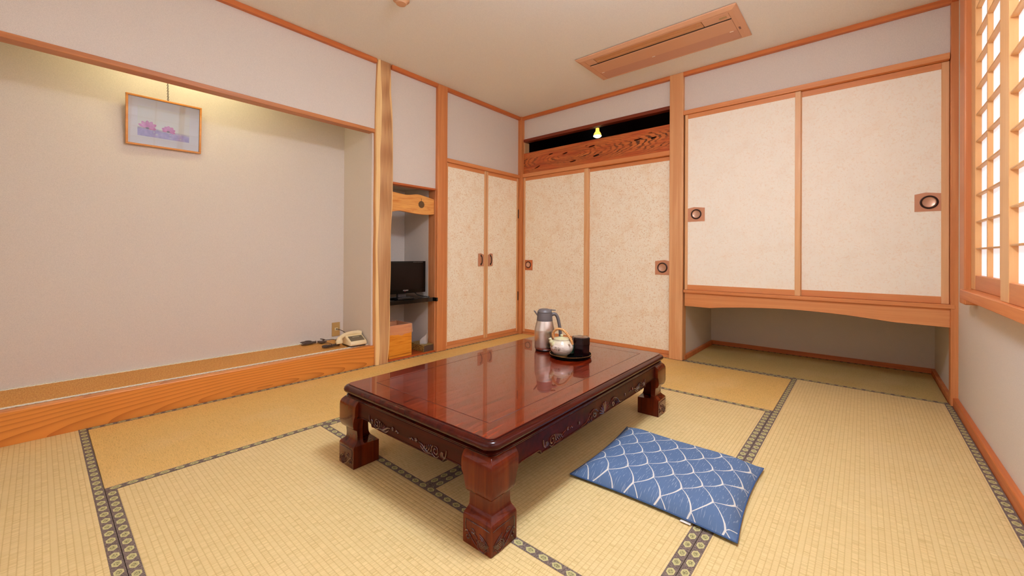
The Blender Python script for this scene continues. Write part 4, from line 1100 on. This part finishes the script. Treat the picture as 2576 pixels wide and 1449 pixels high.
def tv():
    x = -.085; y0, y1, z0, z1 = -1.735, -1.272, .548, .832
    t = thing('television', (-.14, -1.5, .503), 'small black flat television standing on the niche shelf', 'television')
    G = NT('glossy_bezel', .16, .3); G.base((7, 7, 8)); G.coat(.12); SCN = NT('dark_screen', .25, .25); SCN.base((20, 10, 8))
    b = BM()
    for lo, hi in (((x-.03, y0, z1-.016), (x, y1, z1)), ((x-.03, y0, z0), (x, y1, z0+.034)), ((x-.03, y0, z0+.034), (x, y0+.017, z1-.016)), ((x-.03, y1-.017, z0+.034), (x, y1, z1-.016))): box(b, lo, hi, .002, 2)
    obj('bezel', b, G.m, t)
    obj('screen', B((x-.03, y0+.016, z0+.033), (x-.004, y1-.016, z1-.015)), SCN.m, t)
    obj('back_housing', B((x-.075, y0+.06, z0+.04), (x-.028, y1-.06, z1-.04), .012, 2), BLACKPLASTIC, t)
    b = BM(); lathe(b, [(0, 0), (.098, 0), (.1, .004), (.094, .011), (.05, .015), (0, .016)], 40, (x-.045, -1.50, .5035), sx=.72, sy=1.25); obj('stand_base', b, G.m, t, smooth=True)
    obj('stand_neck', B((x-.06, -1.545, .515), (x-.028, -1.462, .56), .004, 2), plain('neck_grey', (96, 88, 86), .25), t)
    obj('power_light', B((x-.001, -1.497, z0+.013), (x+.001, -1.492, z0+.018)), plain('red_light', (190, 50, 60), .4), t)
    cu = bpy.data.curves.new('maker_name', 'FONT'); cu.body = 'MITSUBISHI'; cu.size = .0135; cu.align_x = 'CENTER'; cu.extrude = .0002
    o = bpy.data.objects.new('tmp', cu); COL.objects.link(o)
    dg = bpy.context.evaluated_depsgraph_get(); me = bpy.data.meshes.new_from_object(o.evaluated_get(dg)); bpy.data.objects.remove(o)
    bm = bmesh.new(); bm.from_mesh(me); bm.transform(frame_M((x+.0008, -1.487, z0+.0215), (0, 1, 0), (0, 0, 1)) @ Matrix.Diagonal((.8, 1, 1, 1)))
    obj('maker_lettering', bm, plain('silver_print', (214, 210, 206), .4), t)
    b = BM()
    for i_ in range(9): box(b, (x, y1-.135+i_*.0118, z1-.0105), (x+.0005, y1-.127+i_*.0118, z1-.007))
    obj('small_print', b, plain('grey_print', (120, 116, 114), .4), t)
    b = BM(); tube(b, spline([(x-.06, -1.36, .56), (x-.05, -1.32, .52), (-.03, -1.28, .507), (-.06, -1.25, .507)], 6), .0035, 6); obj('power_cable', b, BLACKPLASTIC, t, smooth=True)
tv()
def remote():
    t = thing('remote_control', (-.03, -1.53, .502), 'slim black remote control lying on the shelf in front of television', 'remote control')
    M = Matrix.Translation((-.028, -1.53, .511)) @ Matrix.Rotation(math.radians(4), 4, 'Z')
    b = BM(); box(b, (-.02, -.09, -.008), (.02, .09, .008), .004, 2, M=M); obj('case', b, BLACKPLASTIC, t)
    for q in range(6):
        b = BM(); box(b, (-.012, -.075+.022*q, .0075), (.012, -.064+.022*q, .0098), .001, M=M); obj('button', b, plain('key_grey_%d' % q, (120, 116, 116), .5), t)
remote()
def trash():
    x0, x1, y0, y1, z0, z1 = -.232, -.006, -1.702, -1.476, .017, .292
    t = thing('waste_bin', ((x0+x1)/2, (y0+y1)/2, z0), 'honey pine box waste bin lined with a clear plastic bag, in the niche', 'waste bin')
    k = NT('pine_bin', .4, .4); v = k.coord()
    a = k.noise(k.mapping(v, (3, 3.2, 42)), 1.0, 5, .6, 1.5); c = k.noise(k.mapping(v, (3, 2, 14)), 1.0, 2)
    k.base(k.mix(k.math('MULTIPLY', c, .35), k.ramp(a, [(.3, (206, 116, 24)), (.5, (232, 150, 44)), (.72, (244, 176, 72))]), (214, 122, 30))); k.coat(.2, .15)
    w_ = .011
    def panel(n, lo, hi): obj(n, B(lo, hi, .001), k.m, t)
    panel('side_panel', (x1-w_, y0, z0), (x1, y1, z1)); panel('side_panel', (x0, y0, z0), (x0+w_, y1, z1))
    panel('side_panel', (x0+w_, y0, z0), (x1-w_, y0+w_, z1)); panel('side_panel', (x0+w_, y1-w_, z0), (x1-w_, y1, z1))
    panel('base_panel', (x0+w_, y0+w_, z0+.004), (x1-w_, y1-w_, z0+.014))
    b = BM(); box(b, (x1-.0005, y0+.004, z0+.021), (x1+.002, y1-.004, z0+.0235)); obj('groove_line', b, plain('groove', (150, 80, 20), .6), t)
    # plastic liner folded over the rim
    g = NT('clear_film', .18, .6); tr = g.n('ShaderNodeBsdfTransparent'); tr.inputs[0].default_value = (.98, .93, .9, 1); mx = g.n('ShaderNodeMixShader'); mx.inputs[0].default_value = .34
    g.base((236, 196, 172)); out = g.t.nodes['Material Output']; g.l(tr.outputs[0], mx.inputs[1]); g.l(g.b.outputs[0], mx.inputs[2]); g.l(mx.outputs[0], out.inputs[0])
    b = BM(); n = 64; rows = []
    rnd = random.Random(3)
    def per(q, grow):
        s = (q/n)*4; e = int(s) % 4; f = s-int(s)
        X0, X1, Y0, Y1 = x0-grow, x1+grow, y0-grow, y1+grow
        return [(X1, Y0+(Y1-Y0)*f), (X1-(X1-X0)*f, Y1), (X0, Y1-(Y1-Y0)*f), (X0+(X1-X0)*f, Y0)][e]
    for lv, (gr, z) in enumerate([(.004, z1-.082), (.006, z1-.055), (.005, z1-.028), (.0035, z1-.004), (.001, z1+.003), (-.013, z1+.001), (-.018, z1-.05), (-.022, z1-.13)]):
        row = []
        for q in range(n):
            p = per(q, gr+.0025*math.sin(q*1.7+lv*1.3)*(lv < 4)+rnd.uniform(0, .0015))
            row.append(b.verts.new((p[0], p[1], z+(.006*math.sin(q*.55)+.004*math.sin(q*1.3) if lv == 0 else .001*math.sin(q*1.1)))))
        rows.append(row)
    for a_, c_ in zip(rows, rows[1:]):
        for q in range(n): b.faces.new((a_[q], a_[(q+1) % n], c_[(q+1) % n], c_[q]))
    obj('plastic_liner', b, g.m, t, smooth=True)
    b = BM(); tube(b, spline([(x0+.02, y1-.08, z1+.001), (x0+.03, y1-.07, z1+.014), (x0+.035, y1-.05, z1+.006), (x0+.03, y1-.035, z1+.016), (x0+.02, y1-.02, z1+.002)], 5), .0035, 6); obj('bag_knot', b, g.m, t, smooth=True)
    obj('rubbish', B((x0+.07, y0+.03, z1-.06), (x1-.09, y1-.1, z1-.03), .01, 2), BLACKPLASTIC, t)
trash()
def tissue():
    x0, x1, y0, y1, z0, z1 = -.215, .0, -1.352, -1.243, .017, .076
    t = thing('tissue_box', ((x0+x1)/2, (y0+y1)/2, z0), 'gold patterned tissue box with a white tissue standing up', 'tissue box')
    k = NT('gold_card', .55); v = k.coord(); vo = k.n('ShaderNodeTexVoronoi'); k.l(v, vo.inputs['Vector']); vo.inputs['Scale'].default_value = 75
    k.base(k.ramp(vo.outputs['Distance'], [(.2, (196, 160, 84)), (.5, (150, 116, 54)), (.8, (118, 88, 40))]))
    obj('carton', B((x0, y0, z0), (x1, y1, z1), .001), k.m, t)
    obj('end_panel', B((x1-.001, y0+.003, z0+.003), (x1+.0008, y1-.003, z1-.003)), plain('brown_card', (84, 60, 50), .6), t)
    b = BM(); lathe(b, [(0, 0), (.055, 0), (.055, .0009), (0, .0009)], 30, ((x0+x1)/2+.03, (y0+y1)/2, z1-.0003), sx=1, sy=.42); obj('opening', b, plain('opening_dark', (150, 140, 110), .7), t)
    cx, cy = (x0+x1)/2+.045, (y0+y1)/2+.006
    W = NT('tissue_white', .8); W.base((240, 234, 230)); W.b.inputs['Subsurface Weight'].default_value = .1
    b = BM(); rows = []
    n = 14
    for j in range(11):
        f = j/10; row = []
        for i in range(n+1):
            u = i/n-.5
            wdt = .075*(1-f)**.7+.012+.03*math.sin(math.pi*f)
            y = cy-.012+u*wdt+.030*f*f*(1)
            x = cx+.012*math.sin(u*7+f*2)*(1-.4*f)+.008*f
            z = z1-.001+.128*f*(1-.9*abs(u-.12)*f)
            row.append(b.verts.new((x, y, z)))
        rows.append(row)
    for a_, c_ in zip(rows, rows[1:]):
        for i in range(n): b.faces.new((a_[i], a_[i+1], c_[i+1], c_[i]))
    bmesh.ops.solidify(b, geom=b.faces[:], thickness=.0012)
    obj('tissue', b, W.m, t, smooth=True)
tissue()

# ------------------------------------------------------------------ alcove: picture, telephone, outlet
def picture():
    # leaning forward from the wall, hung by a chain
    y0, y1, zb, zt = -3.264, -2.886, 1.567, 1.871
    xb, xt = -.452, -.418
    up = Vector((xt-xb, 0, zt-zb)).normalized(); W, Hh = y1-y0, (Vector((xt-xb, 0, zt-zb))).length
    o = Vector((xb, (y0+y1)/2, zb)); yv = Vector((0, 1, 0)); yv = (yv+Vector((0, 0, .035))).normalized()
    M0 = frame_M(o, yv, up)
    t = thing('framed_picture', o, 'small wood-framed picture of two pink cosmos flowers hanging in the alcove', 'picture', mat=M0)
    FW = wood('picture_frame_wood', (226, 156, 74), (196, 118, 42), 'X', .35)
    fw, th = .0115, .018
    for n, lo, hi in (('a', (-W/2, 0, -th), (W/2, fw, .002)), ('b', (-W/2, Hh-fw, -th), (W/2, Hh, .002)), ('c', (-W/2, fw, -th), (-W/2+fw, Hh-fw, .002)), ('d', (W/2-fw, fw, -th), (W/2, Hh-fw, .002))):
        obj('frame_bar', B(lo, hi, .002, 2), FW, t, local=True)
    obj('mount', B((-W/2+fw-.001, fw-.001, -.014), (W/2-fw+.001, Hh-fw+.001, -.010)), plain('mount_white', (246, 242, 240), .7), t, local=True)
    # the print: pale sky, lavender field, flowers
    px0, px1, py0, py1 = -W/2+.0555, W/2-.0645, .062, Hh-.061
    k = NT('print_ground', .5); v = k.coord(); x, y, z = k.sep(v)
    nz = k.noise(v, 45, 3); n2 = k.noise(k.mapping(v, (60, 16, 1)), 1.0, 3)
    hor = k.math('ADD', py0+.046, k.math('ADD', k.math('MULTIPLY', k.math('SUBTRACT', n2, .5), .02), k.math('MULTIPLY', x, -.035)))
    m_ = k.step(k.math('SUBTRACT', y, hor), 0.0, .009)
    fld = k.ramp(nz, [(.3, (160, 146, 200)), (.5, (178, 164, 214)), (.7, (196, 180, 222))])
    k.base(k.mix(m_, fld, (240, 238, 226)))
    pr = obj('print', B((px0, py0, -.0102), (px1, py1, -.0094)), k.m, t, local=True)
    PK = NT('petal_pink', .6); v2 = PK.coord(); PK.base(PK.ramp(PK.noise(v2, 60, 3), [(.35, (216, 120, 186)), (.65, (236, 158, 212))])); PK = PK.m
    def flower(cx, cy, s, specs):
        for ang, ln, wd in specs:
            a = math.radians(ang); d = Vector((math.cos(a), math.sin(a))); n_ = Vector((-d.y, d.x)); pts = []
            for q in range(18):
                f = 2*math.pi*q/18; u = .5-.5*math.cos(f); ww = math.sin(f)*wd*s*(.42+.75*u)
                p = Vector((cx, cy))+d*(u*ln*s*(1-.05*abs(math.sin(f*3))))+n_*ww; pts.append((p.x, p.y))
            zz = -.0092+.0002*(ang % 7)/7
            obj('petal', poly_prism(pts, [], Matrix.Translation((0, 0, zz)), .0003), PK, pr, local=True)
        b = BM(); lathe(b, [(0, -.0002), (.0062*s, -.0002), (.005*s, .0003), (0, .0004)], 14, (cx, cy, -.0087), sx=1.3, sy=.8); obj('flower_centre', b, plain('stamen_grey', (142, 132, 150), .6), pr, local=True)
    flower(px0+.047, py0+.052, 1.08, [(0, .04, .009), (33, .047, .011), (62, .045, .0105), (92, .043, .010), (126, .044, .010), (158, .044, .009), (-14, .02, .006)])
    flower(px0+.149, py0+.050, 1.02, [(-8, .036, .008), (22, .038, .010), (52, .038, .011), (88, .036, .011), (120, .034, .011), (152, .036, .010), (178, .03, .007)])
    b = BM()
    for sx_, sy_, r_ in ((.078, .033, .006), (.092, .02, .009), (.158, .028, .005), (.159, .012, .006), (.212, .012, .008)):
        lathe(b, [(0, 0), (r_*.7, 0), (r_*.5, .0003), (0, .0003)], 10, (px0+sx_, py0+sy_, -.0093))
    bud = obj('buds', b, plain('bud_pale', (206, 204, 220), .6), pr, local=True); bud['kind'] = 'stuff'
    g = NT('picture_glass', .02, .5); tr = g.n('ShaderNodeBsdfTransparent'); gl = g.n('ShaderNodeBsdfGlossy'); gl.inputs['Roughness'].default_value = .02
    mx = g.n('ShaderNodeMixShader'); fr = g.n('ShaderNodeFresnel'); fr.inputs[0].default_value = 1.45; g.l(fr.outputs[0], mx.inputs[0]); g.l(tr.outputs[0], mx.inputs[1]); g.l(gl.outputs[0], mx.inputs[2]); g.l(mx.outputs[0], g.t.nodes['Material Output'].inputs[0])
    obj('glass', B((-W/2+fw, fw, -.0055), (W/2-fw, Hh-fw, -.004)), g.m, t, local=True)
    # chain of small links up to the alcove ceiling
    CH = plain('chain_dark', (72, 60, 52), .4, metal=.7)
    b = BM(); top = M0 @ Vector((.012, Hh, -.008)); nL = 52; zt_ = 2.335
    for q in range(nL):
        f = q/(nL-1); c = Vector((top.x+(-.44-top.x)*f, top.y, top.z+(zt_-top.z)*f)); r_ = .0062
        ring = []
        for e in range(8):
            a = 2*math.pi*e/8
            ring.append(c+Vector((0, r_*.6*math.cos(a), r_*math.sin(a))) if q % 2 else c+Vector((r_*.6*math.cos(a), 0, r_*math.sin(a))))
        tube(b, ring, .0014, 5, closed=True)
    ch = obj('hanging_chain', b, CH, t); ch['kind'] = 'stuff'
picture()
def outlet():
    t = thing('wall_socket', (ax, -1.925, .243), 'ochre telephone wall socket plate in the corner of the alcove', 'socket')
    obj('socket_plate', B((ax, -1.961, .184), (ax+.007, -1.891, .302), .003, 2), plain('ochre_plate', (196, 156, 92), .4), t)
    j = obj('jack', B((ax+.005, -1.938, .233), (ax+.0095, -1.910, .256), .0008), plain('ivory_jack', (232, 218, 172), .4), t)
    obj('jack_hole', B((ax+.009, -1.928, .239), (ax+.0103, -1.918, .249)), plain('jack_hole', (60, 44, 36), .6), j)
outlet()
def phone():
    c = Vector((-.128, -1.945, .1632)); rz = math.radians(-3)
    M0 = Matrix.Translation(c) @ Matrix.Rotation(rz, 4, 'Z')
    t = thing('telephone', c, 'cream desk telephone with a brown face panel at the end of the alcove', 'telephone', mat=M0)
    CR = NT('cream_plastic', .32); CR.base((238, 216, 170)); CR = CR.m
    # local +x faces the room, y runs along the wall; wedge body
    b = BM()
    prof = [(.088, .010), (.090, .030), (.078, .042), (.006, .074), (-.014, .078), (-.05, .076), (-.088, .05), (-.09, .010)]
    n = len(prof); sides = []
    for yy, k_ in ((-.068, .94), (-.062, 1), (.062, 1), (.068, .94)): sides.append([b.verts.new((x*k_, yy, .010+(z-.01)*k_)) for x, z in prof])
    for a_, d_ in zip(sides, sides[1:]):
        for q in range(n): b.faces.new((a_[q], a_[(q+1) % n], d_[(q+1) % n], d_[q]))
    b.faces.new(sides[0]); b.faces.new(sides[-1]); bmesh.ops.bevel(b, geom=b.edges[:], offset=.003, segments=2, affect='EDGES')
    obj('body', b, CR, t, local=True, smooth=True)
    b = BM(); box(b, (-.084, -.06, 0), (.082, .06, .011), .002); obj('base', b, plain('phone_base_dark', (58, 44, 38), .5), t, local=True)
    sl = math.atan2(.042-.074, .078-.006); M = Matrix.Translation((.043, 0, .0578)) @ Matrix.Rotation(-sl, 4, 'Y')
    b = BM(); box(b, (-.034, -.056, -.001), (.034, .056, .0022), .0015, 2, M=M); fp = obj('face_panel', b, plain('brown_face', (112, 98, 74), .35), t, local=True)
    b = BM(); box(b, (-.019, -.026, .0015), (-.0135, .030, .003), M=M); obj('name_strip', b, plain('strip_pale', (206, 194, 160), .5), fp, local=True)
    # handset lying across the top, near end drooping over the side
    b = BM(); P = spline([(-.012, -.116, .032), (-.016, -.108, .056), (-.022, -.086, .074), (-.026, -.05, .086), (-.027, 0, .091), (-.026, .045, .089), (-.022, .072, .080)], 6)
    rr = [.024]*4+[.0205]*5+[.0155]*20; rr = (rr+[.016]*60)[:len(P)-8]+[.018]*8
    tube(b, P, rr, 14, flat=.8); obj('handset', b, CR, t, local=True, smooth=True)
    b = BM(); lathe(b, [(.0, -.018), (.022, -.016), (.027, .0), (.025, .012), (.0, .014)], 24, M=Matrix.Translation((-.006, -.116, .038)) @ Matrix.Rotation(math.radians(-18), 4, 'Y')); obj('mouthpiece', b, CR, t, local=True, smooth=True)
    BR = plain('cord_brown', (84, 66, 54), .5)
    # curly cord from the handset, folded on the mat
    b = BM(); path = spline([(-.014, -.128, .018), (-.016, -.15, .016), (-.02, -.20, .0125), (-.04, -.225, .0125), (-.052, -.20, .0125), (-.045, -.14, .0125), (-.03, -.1, .0125)], 40)
    nn = len(path); P = []
    for q, p in enumerate(path):
        d = (path[min(q+1, nn-1)]-path[max(q-1, 0)]).normalized(); s = d.cross(Vector((0, 0, 1))).normalized(); u = s.cross(d)
        a = q*1.35; P.append(p+(s*math.cos(a)+u*math.sin(a))*.008)
    tube(b, P, .0026, 5); obj('curly_cord', b, BR, t, local=True, smooth=True)
    # line cord to the socket
    Mi = M0.inverted()
    b = BM(); tube(b, [Mi @ p for p in spline([(ax+.0105, -1.923, .244), (ax+.03, -1.915, .243), (ax+.07, -1.893, .228), (-.33, -1.885, .2), (-.22, -1.90, .185)], 6)], .0028, 6); obj('line_cord', b, BR, t, local=True, smooth=True)
phone()
def cable_bundle():
    c = Vector((-.40, -2.13, .1635))
    t = thing('cable_bundle', c, 'looped brown cable bundle with a white tie, left of the telephone', 'cable')
    BR = plain('cable_brown', (92, 72, 60), .5)
    z = .168
    b = BM()
    for q, (rx, ry, dx, dz) in enumerate(((.030, .044, 0, 0), (.026, .038, .006, .006), (.033, .05, -.003, .010), (.022, .034, .004, .015))):
        ring = []
        for e in range(15):
            f = e/14; a = math.radians(15+330*f)
            ring.append(Vector((c.x+dx+rx*math.sin(a), c.y-.06-ry*math.cos(a)*.9+0, z+dz+.006*math.sin(a+q))))
        tail = [Vector((c.x+dx*.3, c.y+.0, z+dz*.6)), Vector((c.x+.006*q-.01, c.y+.035, z+dz*.5))]
        tube(b, spline([tail[1], tail[0]]+ring+[tail[0]+Vector((.004, 0, .002)), tail[1]+Vector((.004, .004, .002))], 3), .0038, 6)
    obj('cable_loops', b, BR, t, smooth=True)
    b = BM(); ring = [Vector((c.x+.013*math.cos(a), c.y+.006, z+.006+.012*math.sin(a))) for a in [2*math.pi*e/14 for e in range(14)]]
    tube(b, ring, .0035, 6, closed=True); obj('white_tie', b, plain('tie_white', (222, 206, 190), .5), t, smooth=True)
    b = BM()
    tube(b, spline([(c.x, c.y+.03, z+.004), (c.x+.01, c.y+.07, z+.016), (c.x+.02, c.y+.03, z+.03), (c.x+.01, c.y+.08, z+.012), (c.x+.03, c.y+.13, z+.012), (c.x+.05, c.y+.16, z), (c.x+.06, c.y+.2, z)], 6), .0032, 6)
    obj('cable_run', b, BR, t, smooth=True)
    b = BM(); tube(b, spline([(c.x+.02, c.y+.03, z+.001), (c.x+.07, c.y+.06, z), (c.x+.11, c.y+.07, z), (c.x+.15, c.y+.065, z)], 6), .0028, 6); obj('cable_run', b, BR, t, smooth=True)
    b = BM(); box(b, (-.02, -.028, -.005), (.02, .028, .005), .003, 1, M=Matrix.Translation((c.x+.03, c.y+.045, z+.005)) @ Matrix.Rotation(.5, 4, 'Z')); obj('cable_plug', b, BR, t)
cable_bundle()
